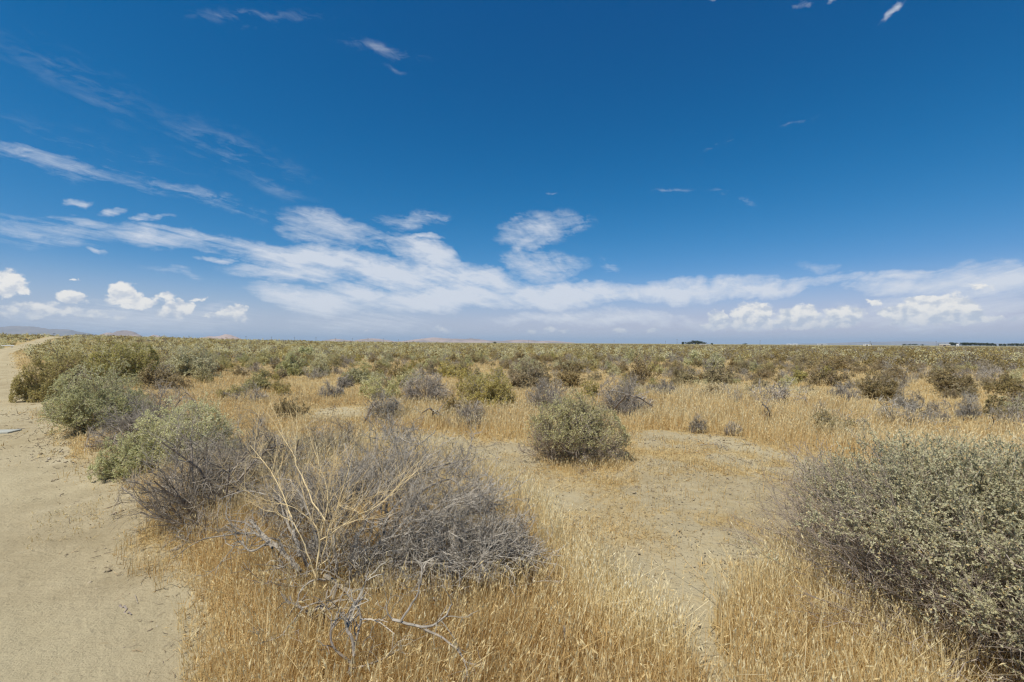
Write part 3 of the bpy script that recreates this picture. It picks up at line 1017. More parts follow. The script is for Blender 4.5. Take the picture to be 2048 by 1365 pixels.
        tubes(gt, P4, taper(L4, 3, np.full(len(S), 0.0011), np.full(len(S), 0.0008)), 3, r.uniform(0.1, 0.9, len(S)))
    gb.obj('limbs', WOOD, root)
    gt.obj('twigs', TWIG, root)


build_dead_shrub()


def build_tan_weed():
    """dried annual: straight straw-coloured stems that fork again and again"""
    r = np.random.default_rng(9)
    p = at(617, 1262)
    root = tag(empty('dry_weed', p), 'tall straw coloured dry weed with thin forking stems, standing against the dead grey shrub', 'dry weed')
    o = np.array(p)
    gs, gt = Geo(), Geo()
    P, q = limb_from_pixels([(617, 1262), (628, 1215), (632, 1175)], [0.02, 0.14, 0.24], 0.0068, 0.0055, 6)
    tubes(gs, (P - o)[None], q[None], 6, np.array([0.6]))
    arms = [([(632, 1175), (612, 1115), (585, 1055), (535, 1033)], [0.24, 0.40, 0.55, 0.58]),
            ([(632, 1175), (640, 1100), (634, 1070), (605, 1042), (560, 1020)], [0.24, 0.44, 0.52, 0.60, 0.66]),
            ([(634, 1172), (650, 1110), (660, 1058), (690, 980), (710, 915)], [0.24, 0.42, 0.55, 0.74, 0.88]),
            ([(632, 1175), (643, 1085), (658, 1010), (640, 950), (630, 900)], [0.24, 0.48, 0.66, 0.80, 0.92]),
            ([(585, 1055), (565, 1000), (540, 950), (500, 900)], [0.55, 0.66, 0.77, 0.88]),
            ([(640, 1100), (700, 1060), (760, 1020), (800, 985)], [0.44, 0.54, 0.62, 0.70]),
            ([(650, 1060), (610, 990), (590, 930), (560, 880)], [0.55, 0.70, 0.84, 0.95]),
            ([(640, 1150), (660, 1135), (662, 1118)], [0.28, 0.32, 0.36])]
    for pts, hs in arms:
        P, q = limb_from_pixels(pts, hs, 0.0040, 0.0012, 12)
        P = P - o
        tubes(gs, P[None], q[None], 5, np.array([r.uniform(0.45, 0.8)]))
        S, D, t = sprout(P[None], 8, 0.25, 1.0, 0.45, r, upb=0.25)
        L = r.uniform(0.16, 0.42, len(S))
        P2 = walk(S, D, L, 5, r, 0.12, 0.02)
        tubes(gs, P2, taper(L, 5, np.full(len(S), 0.0013), np.full(len(S), 0.0007)), 4, r.uniform(0.4, 0.9, len(S)))
        S, D, t = sprout(P2, 9, 0.2, 1.0, 0.6, r, upb=0.15)
        L = r.uniform(0.06, 0.2, len(S))
        P3 = walk(S, D, L, 4, r, 0.12, 0.02)
        tubes(gt, P3, taper(L, 4, np.full(len(S), 0.0008), np.full(len(S), 0.0006)), 3, r.uniform(0.3, 0.9, len(S)))
    gs.obj('stems', TAN, root)
    gt.obj('twigs', TAN, root)


build_tan_weed()


def bare_branch(paths, label, name='dead_branch', cat='dead branch', twigs=5, mat=None, group=None, seed=3, tl=(0.06, 0.2)):
    """fallen or leafless branch drawn through photo pixels"""
    r = np.random.default_rng(seed)
    px, py = paths[0][0][0]
    p = at(px, py)
    o = np.array(p)
    root = tag(empty(name, p), label, cat, group)
    for pts, hs, a, b in paths:
        if pts[0][1] > 1200:
            hs = [v + 0.10 for v in hs]
        gb, gt = Geo(), Geo()
        P, q = limb_from_pixels(pts, hs, a, b)
        P = P - o
        tubes(gb, P[None], q[None], 6, np.array([r.uniform(0.4, 0.7)]))
        lo_ = gb.obj('limb', mat or WOOD, root)
        if twigs:
            S, D, t = sprout(P[None], twigs, 0.2, 1.0, 0.7, r, upb=0.1)
            L = r.uniform(tl[0], tl[1], len(S))
            P2 = walk(S, D, L, 5, r, 0.3, 0.0)
            tubes(gt, P2, taper(L, 5, np.full(len(S), b), np.full(len(S), max(0.0008, b * 0.4))), 3, r.uniform(0.3, 0.8, len(S)))
            S, D, t = sprout(P2, 3, 0.2, 1.0, 0.7, r, upb=0.1)
            L = r.uniform(tl[0], tl[1], len(S)) * 0.5
            P3 = walk(S, D, L, 4, r, 0.3, 0.0)
            tubes(gt, P3, taper(L, 4, np.full(len(S), b * 0.6), np.full(len(S), max(0.0007, b * 0.3))), 3, r.uniform(0.3, 0.8, len(S)))
            gt.obj('twigs', mat or TWIG, lo_)
    return root


bare_branch([([(785, 1262), (850, 1284), (890, 1262), (905, 1232)], [0.22, 0.20, 0.26, 0.32], 0.006, 0.003),
             ([(800, 1268), (835, 1215), (846, 1165), (840, 1140)], [0.22, 0.30, 0.34, 0.36], 0.005, 0.003),
             ([(850, 1284), (900, 1310), (930, 1345), (940, 1400)], [0.20, 0.18, 0.15, 0.1], 0.005, 0.002),
             ([(785, 1262), (775, 1250), (772, 1232)], [0.22, 0.25, 0.28], 0.004, 0.002)],
            'grey V shaped dead branch lying over the straw at the bottom middle of the photo', seed=4)
bare_branch([([(700, 1370), (712, 1310), (690, 1280), (700, 1245), (715, 1222)], [0.05, 0.15, 0.2, 0.24, 0.28], 0.008, 0.005),
             ([(705, 1330), (722, 1265), (718, 1240)], [0.1, 0.2, 0.24], 0.006, 0.004),
             ([(704, 1352), (660, 1310), (662, 1270), (690, 1245)], [0.06, 0.15, 0.22, 0.25], 0.006, 0.003),
             ([(705, 1360), (750, 1352), (790, 1330)], [0.05, 0.1, 0.12], 0.005, 0.002)],
            'grey dead branch with upright forks at the bottom, left of the V shaped one', seed=6)
bare_branch([([(620, 1250), (600, 1235), (590, 1228)], [0.05, 0.1, 0.12], 0.009, 0.006),
             ([(618, 1252), (640, 1232), (652, 1242)], [0.05, 0.1, 0.08], 0.012, 0.008),
             ([(605, 1240), (560, 1290), (520, 1300)], [0.1, 0.08, 0.06], 0.004, 0.002)],
            'short weathered grey branch lying at the foot of the straw coloured weed', seed=8)
bare_branch([([(395, 1095), (370, 1080), (352, 1070)], [0.05, 0.12, 0.14], 0.004, 0.003),
             ([(375, 1082), (360, 1095), (340, 1098)], [0.1, 0.07, 0.05], 0.003, 0.002),
             ([(372, 1082), (385, 1060), (400, 1040)], [0.11, 0.17, 0.22], 0.003, 0.002)],
            'small whitish dead branch in the straw at the edge of the dirt road', seed=12, twigs=8)
bare_branch([([(1132, 1300), (1130, 1280), (1128, 1262)], [0.0, 0.06, 0.10], 0.010, 0.007)],
            'short upright grey stub poking out of the straw at the bottom, right of the middle', name='dead_stub', cat='dead stub', twigs=0, seed=15)


# ------------------------------------------------------------------ shrubs one can pick out, near to far
#  kind, foot x, foot y, width, height (photo pixels), label, extra
PICKED = [
    ('sage', 1150, 934, 224, 142, 'round pale green saltbush alone on bare sand near the middle, grey twigs below', dict(depth=1.0, dens=1.5, lumps=0.24, lo=4, twig_r=0.002, bare=lambda t, r: t[:, 2] < 0.34 + 0.14 * r.normal(size=len(t)) - 0.12 * t[:, 0])),
    ('sage', 204, 870, 236, 138, 'large grey green saltbush leaning over the dirt road, the nearest tall one beside it', dict(dens=1.3, depth=1.1)),
    ('olive', 112, 800, 160, 108, 'yellow green shrub at the road edge, just behind the large grey green saltbush', dict(dens=1.3, tint_bias=0.14)),
    ('olive', 245, 775, 160, 96, 'wide yellow olive shrub right of the road edge row, dark hollow under its right side', dict(dens=1.2, tint_bias=0.05)),
    ('grey', 300, 902, 240, 136, 'dark grey brushy shrub between the two pale green saltbushes along the road', dict()),
    ('sage', 385, 935, 250, 122, 'low spreading saltbush with cream leaf tips, in front of the dark grey brush', dict(dens=1.6, lumps=0.35, tint_bias=0.06, leaf_aspect=0.6)),
    ('sage', 248, 958, 150, 84, 'small open saltbush beside the sandy road edge, left of the cream tipped one', dict(dens=0.9)),
    ('grey', 400, 1085, 370, 245, 'dense grey twiggy shrub overhanging the straw by the road, left of the foreground', dict(lo=12)),
    ('grey', 520, 1000, 260, 185, 'grey brown twiggy shrub mixed with straw, behind the dense grey one', dict(lo=16, dens=0.9)),
    ('grey', 610, 1070, 220, 150, 'open grey twig tangle between the dense grey shrub and the foreground dead shrub', dict(lo=18, dens=0.6)),
    ('grey', 660, 950, 190, 110, 'thin grey twigs standing in straw behind the dry weed', dict(lo=20, dens=0.5)),
    ('olive', 975, 822, 126, 86, 'pointed green olive shrub behind the bare sand, left of the round saltbush', dict(dens=1.3, lumps=0.4)),
    ('grey', 932, 856, 92, 62, 'low grey dead shrub at the edge of the sand, below the pointed olive shrub', dict(dens=1.2)),
    ('grey', 766, 846, 92, 72, 'grey dead shrub with a dark limb leaning out on its left', dict(dens=1.2)),
    ('sage', 758, 800, 84, 62, 'dusty grey green shrub behind the grey dead one with the leaning limb', dict(dens=0.8)),
    ('grey', 850, 808, 110, 66, 'broad grey twiggy shrub between the dusty shrub and the pointed olive one', dict()),
    ('sage', 806, 780, 44, 34, 'little pale green tuft of a bush among the grey twigs left of centre', dict()),
    ('grey', 1250, 838, 120, 78, 'arching grey dead shrub just behind the round saltbush on its right', dict(lo=14)),
    ('grey', 1095, 825, 92, 54, 'grey dead shrub just behind the round saltbush on its left', dict()),
    ('brown', 1052, 782, 92, 66, 'brown mottled shrub behind the pointed olive shrub', dict(dens=1.2)),
    ('brown', 1140, 776, 60, 44, 'small brown shrub right of the mottled one, beyond the round saltbush', dict()),
    ('brown', 1438, 776, 74, 44, 'dark brown shrub with an open crown, right of the centre', dict(dens=1.2)),
    ('brown', 1372, 772, 50, 34, 'squat brown shrub left of the dark open crowned one', dict()),
    ('olive', 1596, 768, 40, 36, 'small dark green round bush on straw, right of the centre', dict(dens=1.3, tint_bias=-0.2)),
    ('olive', 1655, 758, 36, 26, 'tiny green bush to the right of the dark green round one', dict(tint_bias=-0.1)),
    ('grey', 1690, 806, 74, 44, 'bluish grey shrub at the back edge of the tall straw on the right', dict()),
    ('brown', 1758, 802, 92, 56, 'grey green brown shrub next to the bluish grey one on the right', dict(dens=1.2)),
    ('grey', 1815, 824, 66, 50, 'thin grey shrub standing in the straw on the right', dict(lo=20)),
    ('grey', 1876, 850, 56, 62, 'upright grey stemmed shrub with a dark lump at its foot on the right', dict(lo=34)),
    ('grey', 1934, 842, 60, 56, 'wispy grey shrub, second from the right edge in the straw', dict(lo=30)),
    ('brown', 1998, 836, 66, 52, 'rusty brown low shrub near the right edge', dict()),
    ('brown', 2010, 792, 90, 46, 'dark brown shrub at the right edge behind the rusty one', dict(dens=1.2)),
    ('brown', 1900, 790, 110, 52, 'wide brown shrub in the right middle distance, above the upright grey one', dict(dens=1.2)),
    ('olive', 517, 785, 58, 46, 'small olive bush with dark trunk on golden grass, left of the centre', dict(dens=1.5, lo=20)),
    ('sage', 585, 752, 70, 44, 'pale blue green bush behind the small olive bush', dict(dens=1.2)),
    ('sage', 390, 758, 108, 62, 'broad grey green shrub with dark hollow at its foot, beyond the golden grass', dict(dens=1.2)),
    ('grey', 664, 798, 54, 40, 'pinkish grey twiggy bush on golden grass, right of the small olive bush', dict()),
    ('grey', 330, 770, 56, 46, 'pale bleached bush at the left foot of the broad grey green shrub', dict(tint_bias=0.2)),
    ('sage', 708, 770, 56, 30, 'low dark green bush left of the dusty grey green shrub', dict(tint_bias=-0.2)),
    ('sage', 1388, 733, 42, 30, 'bright sage bush, left one of a pair in the far scrub right of centre', dict(dens=1.4, tint_bias=0.12)),
    ('sage', 1430, 740, 44, 30, 'bright sage bush, right one of a pair in the far scrub right of centre', dict(dens=1.4, tint_bias=0.12)),
    ('sage', 612, 714, 38, 20, 'round sage mound in the far scrub left of centre', dict(dens=1.4, tint_bias=0.12)),
    ('grey', 1465, 872, 40, 36, 'little grey twig clump in tall straw right of the round saltbush', dict(lo=30)),
    ('grey', 1400, 868, 44, 40, 'dark twig clump in tall straw just right of the round saltbush', dict(lo=30)),
    ('grey', 1320, 800, 80, 40, 'low grey shrub behind the arching dead shrub', dict()),
    ('grey', 690, 780, 40, 30, 'little upright grey shrub in golden grass beside the low dark green bush', dict(lo=30)),
]
for k, (kind, px, py, w, h, lab, kw) in enumerate(PICKED):
    placed(kind, px, py, w, h, lab, 100 + k, **kw)

bare_branch([([(728, 848), (740, 822), (752, 806)], [0.05, 0.35, 0.5], 0.022, 0.010)],
            'dark bare limb leaning out of the grey dead shrub left of centre', seed=31, twigs=4, tl=(0.1, 0.3))
bare_branch([([(862, 836), (868, 825), (858, 818), (842, 830)], [0.12, 0.3, 0.38, 0.2], 0.02, 0.008), ([(862, 836), (874, 822), (878, 832)], [0.12, 0.32, 0.2], 0.014, 0.006)],
            'black curled bare branch on straw behind the sand, left of the low grey shrub', seed=32, twigs=5, tl=(0.1, 0.3))
bare_branch([([(1230, 815), (1255, 788), (1285, 796), (1305, 812)], [0.25, 0.62, 0.55, 0.25], 0.02, 0.010), ([(1262, 790), (1225, 780), (1210, 790)], [0.6, 0.7, 0.6], 0.012, 0.006)],
            'dark arching limb over the grey dead shrub right of the round saltbush', seed=33, twigs=6, tl=(0.1, 0.35))
bare_branch([([(1684, 862), (1700, 845), (1715, 842)], [0.03, 0.18, 0.22], 0.022, 0.010), ([(1690, 860), (1718, 855), (1730, 848)], [0.05, 0.1, 0.15], 0.02, 0.01),
             ([(1690, 862), (1695, 848), (1690, 840)], [0.05, 0.16, 0.24], 0.016, 0.008)],
            'splintered grey stump in the straw on the right', name='dead_stump', cat='dead stump', seed=34, twigs=7, tl=(0.1, 0.25))
bare_branch([([(1536, 845), (1540, 825), (1530, 812)], [0.03, 0.25, 0.4], 0.018, 0.008), ([(1538, 840), (1528, 822), (1536, 800)], [0.05, 0.3, 0.5], 0.012, 0.005)],
            'upright split grey snag in the tall straw right of centre', name='dead_stump', cat='dead stump', seed=35, twigs=6, tl=(0.08, 0.25))
bare_branch([([(1965, 862), (1978, 858), (1988, 848), (1985, 836)], [0.05, 0.08, 0.18, 0.3], 0.014, 0.006)],
            'curved pale branch on straw near the right edge', seed=36, twigs=4, tl=(0.06, 0.2))
bare_branch([([(664, 830), (668, 818), (672, 812)], [0.0, 0.14, 0.2], 0.008, 0.004)],
            'single dark twig standing on the bare patch in the golden grass', name='dead_twig', cat='dead twig', seed=37, twigs=3, tl=(0.05, 0.12))
bare_branch([([(1400, 893), (1425, 890), (1450, 896)], [0.02, 0.06, 0.02], 0.007, 0.004)],
            'dark twig litter lying at the top of the sand bank right of centre', name='dead_twig', cat='dead twig', seed=38, twigs=8, tl=(0.05, 0.15))


# ------------------------------------------------------------------ the scrub behind: single shrubs out to about sixty metres
def variants(kind, n):
    out_ = []
    for k in range(n):
        if kind == 'grey':
            g3 = shrub(500 + k, 0.72, 0.66, 1.0, 16, 7, 5, 0, 0.03, twig_r=0.0055, thick=0.014, wig=0.3, lo=10 + 6 * k, lumps=0.4)
        else:
            g3 = shrub(600 + k * 7 + len(kind), 0.78, 0.70, 1.0, 24, 6, 4, 7, 0.058, leaf_aspect=0.55, twig_r=0.004, thick=0.012, lumps=0.42, lo=6)
        fol, st, nm = KIND[kind]
        ms = [('branches', g3[0].mesh('branches', st)), ('twigs', g3[1].mesh('twigs', st))]
        if g3[2].n:
            ms.append(('foliage', g3[2].mesh('foliage', fol)))
        out_.append(ms)
    return out_


VAR = {k: variants(k, 5) for k in KIND}


def scrub_kind(x, y, u):
    """which kind grows where: greener to the left and far off, browner on the right"""
    a = math.degrees(math.atan2(x, y))
    d = math.hypot(x, y)
    green = np.clip(0.54 - a / 75.0, 0.10, 0.85)
    if d > 55:
        green = min(0.9, green + 0.15)
    if u < green * 0.42: return 'sage'
    if u < green * 0.72: return 'olive'
    if u < green * 0.72 + (1 - green * 0.72) * 0.55: return 'brown'
    return 'grey'


def clear_of(x, y, rad):
    for tx, ty, tr in taken:
        if (tx - x) ** 2 + (ty - y) ** 2 < (tr + rad * 0.8) ** 2:
            return False
    return True


Z_OPEN = [Z_FRONT, Z_CORNER, Z_PATH, Z_STUB, Z_SAND, Z_BARE2]


def shrub_cover(x, y):
    """chance of a shrub: gaps of open grass between patches of scrub"""
    d = np.hypot(x, y)
    s, w = x * RD[0] + y * RD[1], x * RN[0] + y * RN[1]
    e = road_edge(s)
    c = sstep(fbm(x, y, 7.0, 3, 61), 0.30, 0.58)
    c = 0.42 + 0.58 * c
    c = np.where(in_poly(x, y, Z_GOLD), 0.13, c)
    c = np.where(in_poly(x, y, Z_TALL), 0.32, c)
    for z in Z_OPEN:
        c = np.where(in_poly(x, y, z), 0.0, c)
    c = np.where((w < e + 1.25) & (w > e - road_width(s) - 0.6), 0.0, c)
    c = np.where((w >= e + 1.25) & (w < e + 4.0) & (s > 12), 1.0, c)
    return c * (d > 9.5)


def zone_words(a, d):
    side = 'left third' if a < -18 else ('middle' if a < 16 else 'right third')
    dep = 'nearer' if d < 24 else 'farther'
    return side, dep


LOOK = {'sage': 'pale grey green saltbush', 'olive': 'olive green shrub', 'brown': 'low brown shrub', 'grey': 'leafless grey shrub'}
ra = np.random.default_rng(4321)
count = {k: 0 for k in KIND}
SINGLE_R = 42.0
cell = 1.0
cand = []
for ring_d in np.arange(9.5, 520, 0.5):
    nn = int(ring_d * 2.15 * 0.5 * (0.92 if ring_d < 80 else 0.5 if ring_d < 200 else 0.24)) + (1 if ra.random() < 0.5 else 0)
    aa = ra.uniform(R(-58), R(57), nn)
    dd = ring_d + ra.uniform(0, 0.5, nn)
    cand.append(np.stack([np.sin(aa) * dd, np.cos(aa) * dd], -1))
cand = np.concatenate(cand)
keep = ra.random(len(cand)) < shrub_cover(cand[:, 0], cand[:, 1]) * 0.9
cand = cand[keep]
cd = np.hypot(cand[:, 0], cand[:, 1])
far_pts = []
grid_taken = {}
for (x, y), d in zip(cand, cd):
    hgt = float(ra.lognormal(math.log(0.56), 0.34))
    hgt = min(hgt, 1.25)
    if hgt > 1.0 and d > 250: hgt = 1.0
    wid = hgt * ra.uniform(1.1, 1.75)
    if d < SINGLE_R:
        key = (int(x // 1.1), int(y // 1.1))
        near_ = [q for i in (-1, 0, 1) for j in (-1, 0, 1) for q in grid_taken.get((key[0] + i, key[1] + j), ())]
        if any((x - qx) ** 2 + (y - qy) ** 2 < (0.55 * (wid * 0.7 + qr)) ** 2 for qx, qy, qr in near_) or not clear_of(x, y, wid * 0.5):
            continue
        grid_taken.setdefault(key, []).append((x, y, wid * 0.7))
    kind = scrub_kind(x, y, ra.random())
    if d >= SINGLE_R or count[kind] >= 290:
        far_pts.append((x, y, hgt, wid, kind, d))
        continue
    count[kind] += 1
    a = math.degrees(math.atan2(x, y))
    side, dep = zone_words(a, d)
    lab = f'{LOOK[kind]}, one of many alike in the {dep} scrub, {side}'
    root = tag(empty(KIND[kind][2], (x, y, float(terrain(x, y)) - 0.02), ra.uniform(0, 6.28)), lab, CAT[kind], f'{CAT[kind]}es in the {dep} scrub, {side}'.replace('shrubes', 'shrubs'))
    s_ = wid / 1.5
    root.scale = (s_ * ra.uniform(0.85, 1.15), s_ * ra.uniform(0.85, 1.15), hgt)
    for pn, me in VAR[kind][int(ra.integers(0, 5))]:
        if pn == 'branches' and kind != 'grey' and d > 25:
            continue
        link(bpy.data.objects.new(pn, me), root)
print('single shrubs', count, 'beyond', len(far_pts))


# the thousands beyond that nobody could count: one object per kind
def low_poly(seed, n):
    r = np.random.default_rng(seed)
    D = dome_dirs(n, r, 2)
    lump = 1 + 0.25 * np.sin(np.arctan2(D[:, 1], D[:, 0]) * 3 + seed) + 0.15 * r.normal(size=n)
    C = D * np.array([0.72, 0.72, 0.95]) * (lump * r.uniform(0.55, 1.0, n))[:, None]
    C[:, 2] = np.maximum(C[:, 2], 0.05)
    return C, unit(D + 0.8 * r.normal(size=D.shape) + np.array([0, 0, 0.4]))


LOWS = {n: [low_poly(90 + k, n) for k in range(8)] for n in (130, 64, 26)}
bins = {k: Geo() for k in KIND}
for x, y, hgt, wid, kind, d in far_pts:
    n = 130 if d < 85 else (64 if d < 170 else 26)
    C, D = LOWS[n][int(ra.integers(0, 8))]
    ow = C
    rot = ra.uniform(0, 6.28)
    c_, s_ = math.cos(rot), math.sin(rot)
    M_ = np.array([[c_, s_, 0], [-s_, c_, 0], [0, 0, 1]])
    Q_ = (C * np.array([wid / 1.5, wid / 1.5, hgt])) @ M_ + np.array([x, y, float(terrain(x, y)) - 0.03])
    leaf = {130: 0.155, 64: 0.25, 26: 0.42}[n] * (0.75 + 0.25 * hgt)
    b0 = ra.normal() * 0.13 + 0.5
    flakes(bins[kind], Q_, D @ M_, leaf * ra.uniform(0.7, 1.25, n), 0.6 if kind != 'grey' else 0.35, np.clip(b0 - 0.05 + ra.normal(size=n) * 0.08, 0, 1), ra, outw=(C @ M_) + [0, 0, 0.15])
for kind, g_ in bins.items():
    if g_.n:
        o_ = g_.obj({'sage': 'distant_saltbush', 'olive': 'distant_olive_scrub', 'brown': 'distant_brown_scrub', 'grey': 'distant_dead_scrub'}[kind], KIND[kind][0] or TWIG)
        tag(o_, {'sage': 'mass of pale green saltbush spreading to the horizon', 'olive': 'mass of olive green scrub spreading to the horizon',
                 'brown': 'mass of low brown scrub spreading to the horizon', 'grey': 'mass of grey leafless scrub spreading to the horizon'}[kind], 'scrub', kind='stuff')


# ------------------------------------------------------------------ dry grass
def build_grass():
    r = np.random.default_rng(2024)
    parts = []
    # candidates: even in ground area close by, thinning with distance
    for d0, d1, per in ((1.25, 2.6, 6500), (2.6, 4.2, 4800), (4.2, 6.5, 2500), (6.5, 10, 1000), (10, 16, 420), (16, 26, 170), (26, 45, 60), (45, 90, 16)):
        area = R(112) / 2 * (d1 ** 2 - d0 ** 2)
        n = int(area * per)
        a = r.uniform(R(-57), R(55), n)
        d = np.sqrt(r.uniform(d0 ** 2, d1 ** 2, n))
        parts.append(np.stack([np.sin(a) * d, np.cos(a) * d, d], -1))
    A = np.concatenate(parts)
    cov_, high, pale = grass_field(A[:, 0], A[:, 1])
    k = r.random(len(A)) < cov_
    A, high, pale = A[k], high[k], pale[k]
    x, y, d = A.T
    z = terrain(x, y)
    n = len(x)
    print('grass stalks', n)
    far = np.maximum(1.0, d / 4.5)                                  # farther stalks stand for a small tuft each
    hh = high * r.uniform(0.4, 1.25, n)
    wdt = 0.0019 * far * r.uniform(0.7, 1.3, n)
    lean_dir = r.normal(size=(n, 2)) * (0.14 + 0.5 * (r.random((n, 1)) < 0.12)) + np.array([0.05, -0.06]) + 0.35 * np.stack([fbm(x, y, 0.5, 2, 8) - 0.5, fbm(x, y, 0.5, 2, 18) - 0.5], -1)
    base = np.stack([x, y, z - 0.01], -1)
    side = unit(np.concatenate([r.normal(size=(n, 2)), np.zeros((n, 1))], -1)) * wdt[:, None]
    g = Geo()
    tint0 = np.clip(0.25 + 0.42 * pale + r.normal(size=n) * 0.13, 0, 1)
    Vs = []
    for t, tw in ((0.0, 1.0), (0.5, 0.85), (0.95, 0.5)):
        c = base + np.stack([lean_dir[:, 0] * hh * t ** 1.6, lean_dir[:, 1] * hh * t ** 1.6, hh * t], -1)
        Vs += [c - side * tw, c + side * tw]
    V = np.stack(Vs, 1)
    Fq = np.arange(n)[:, None, None] * 6 + np.array([[0, 1, 3, 2], [2, 3, 5, 4]])[None]
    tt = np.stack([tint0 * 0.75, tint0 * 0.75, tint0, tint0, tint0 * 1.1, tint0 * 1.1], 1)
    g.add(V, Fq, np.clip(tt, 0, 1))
    # seed heads
    hd = (r.random(n) < 0.15 + 0.55 * pale)
    m = hd.sum()
    tip = base[hd] + np.stack([lean_dir[hd, 0] * hh[hd], lean_dir[hd, 1] * hh[hd], hh[hd] * 0.97], -1)
    hdir = unit(np.stack([lean_dir[hd, 0] * 1.6, lean_dir[hd, 1] * 1.6, np.ones(m)], -1) + r.normal(size=(m, 3)) * 0.14)
    ht = np.clip(0.44 + 0.40 * pale[hd] + r.normal(size=m) * 0.11, 0, 1)
    ln = r.uniform(0.022, 0.044, m) * np.minimum(far[hd], 2.4) ** 0.7
    for q in range(2):
        flakes(g, tip + hdir * ln[:, None] * 0.3, hdir, ln, 0.145, ht, r, 0.0)
    # bent dead leaves low in the sward
    lf = r.random(n) < 0.55
    m = lf.sum()
    Sd = np.concatenate([r.normal(size=(m, 2)), r.uniform(0.0, 0.9, (m, 1))], -1)
    flakes(g, base[lf] + np.array([0, 0, 1]) * (hh[lf] * r.uniform(0.05, 0.6, m))[:, None] + unit(Sd) * 0.02, Sd, (0.05 * np.minimum(far[lf], 3)) * r.uniform(0.6, 1.3, m), 0.10,
           np.clip(tint0[lf] * 0.8 + r.normal(size=m) * 0.1, 0, 1), r, 0.2)
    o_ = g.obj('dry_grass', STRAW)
    tag(o_, 'golden dry grass with pale seed heads covering the ground between the shrubs', 'dry grass', kind='stuff')


build_grass()


# ------------------------------------------------------------------ hills on the horizon
HILL = plain_mat('hill_rock', (0.42, 0.31, 0.235), 0.9)
HILL_DARK = plain_mat('hill_scrub', (0.24, 0.21, 0.175), 0.9)


def hill_mat(name, ca, cb, sc_):
    m_, n = new_mat(name)
    g_ = n.new('ShaderNodeTexCoord').outputs['Object']
    c = n.mix(n.ramp(n.noise(g_, sc_, 6, 0.65), 0.4, 0.6), ca, cb)
    b = n.new('ShaderNodeBsdfDiffuse')
    n.put(b.inputs['Color'], c)
    o_ = n.new('ShaderNodeOutputMaterial')
    m_.node_tree.links.new(b.outputs[0], o_.inputs['Surface'])
    return m_


HILL_PINK = hill_mat('hill_pink', (0.40, 0.295, 0.24), (0.24, 0.19, 0.165), 0.0022)
HILL_BLUE = hill_mat('hill_far', (0.25, 0.21, 0.18), (0.18, 0.16, 0.14), 0.0008)


def hill(profile, dist, mat, label, seed, depth=0.35):
    """profile: (photo x, height in photo pixels above the level horizon)"""
    xs = np.array([p[0] for p in profile], float)
    hs = np.array([p[1] for p in profile], float)
    n = max(60, int((xs[-1] - xs[0]) / 1.2))
    px = np.linspace(xs[0], xs[-1], n)
    hp = np.interp(px, xs, hs)
    for _ in range(3):
        hp[1:-1] = 0.25 * hp[:-2] + 0.5 * hp[1:-1] + 0.25 * hp[2:]
    azs = np.arctan((px - W / 2) / F)
    dep = dist / np.cos(azs)
    width = (xs[-1] - xs[0]) / F * dist
    m = 36
    v = np.linspace(-1, 1, m)
    rr = dist / np.cos(azs)[:, None] + v[None] * width * depth
    X, Y = rr * np.sin(azs)[:, None], rr * np.cos(azs)[:, None]
    ridge = fbm(X, Y, width * 0.16, 5, seed) - 0.5
    gul = 1 - np.abs(fbm(X, Y, width * 0.07, 4, seed + 9) - 0.5) * 2
    prof = np.clip(1 - np.abs(v + 0.0) ** 1.5, 0, 1)[None] ** 1.1
    hm = (hp / F)[:, None] * dist / np.cos(azs)[:, None] * 0 + (hp / F * dist)[:, None]
    Z = hm * prof * (1 + 0.45 * ridge * (1 - prof * 0.6) + 0.22 * (gul - 0.75)) - 1.0
    Z[:, 0] = Z[:, -1] = -3.0
    Z[0], Z[-1] = -3.0, -3.0
    i, j = np.meshgrid(np.arange(n - 1), np.arange(m - 1), indexing='ij')
    f = np.stack([i * m + j, (i + 1) * m + j, (i + 1) * m + j + 1, i * m + j + 1], -1)
    o_ = Geo().add(np.stack([X, Y, Z], -1), f).obj('hill', mat, smooth=True)
    tag(o_, label, kind='structure')


hill([(-330, 4), (-200, 18), (-60, 24), (20, 27), (60, 27), (95, 22), (120, 21), (140, 21), (165, 15), (200, 9), (240, 3)], 11500, HILL_BLUE, 'long blue mountain ridge at the far left', 3)
hill([(140, 1), (160, 7), (178, 10), (200, 9), (215, 4), (230, 1)], 7000, HILL_PINK, 'low pale pink rise left of the pink butte', 5)
hill([(180, 1), (200, 11), (215, 16), (224, 15), (235, 19), (252, 20), (266, 18), (277, 13), (288, 6), (300, 1)], 6600, HILL_PINK, 'rounded pink butte', 7)
hill([(282, 1), (296, 7), (308, 12), (320, 9), (338, 6), (356, 1)], 7600, HILL_PINK, 'small dark hill right of the pink butte', 9)
hill([(386, 1), (400, 6), (418, 10), (430, 9), (442, 11), (452, 14), (462, 12), (474, 8), (490, 2)], 7000, HILL_PINK, 'pointed brown hill left of centre', 11)
hill([(640, 1), (670, 6), (690, 4), (708, 2)], 9500, HILL_PINK, 'faint low rise on the horizon', 13)
hill([(700, 1), (722, 5), (742, 7.5), (760, 6), (795, 1)], 9200, HILL_PINK, 'low pink rise on the horizon left of centre', 15)
hill([(790, 1), (835, 6), (868, 10), (890, 8), (920, 7), (945, 8), (975, 5), (1000, 4), (1045, 7), (1080, 4), (1105, 5), (1150, 1)], 9800, HILL_PINK, 'long low pink range behind the middle of the plain', 17, 0.12)
hill([(1560, 1), (1650, 3), (1720, 6), (1790, 8), (1860, 7.5), (1950, 6), (2060, 6), (2200, 5), (2400, 2)], 16000, HILL_BLUE, 'low flat blue plateau on the right', 19, 0.12)

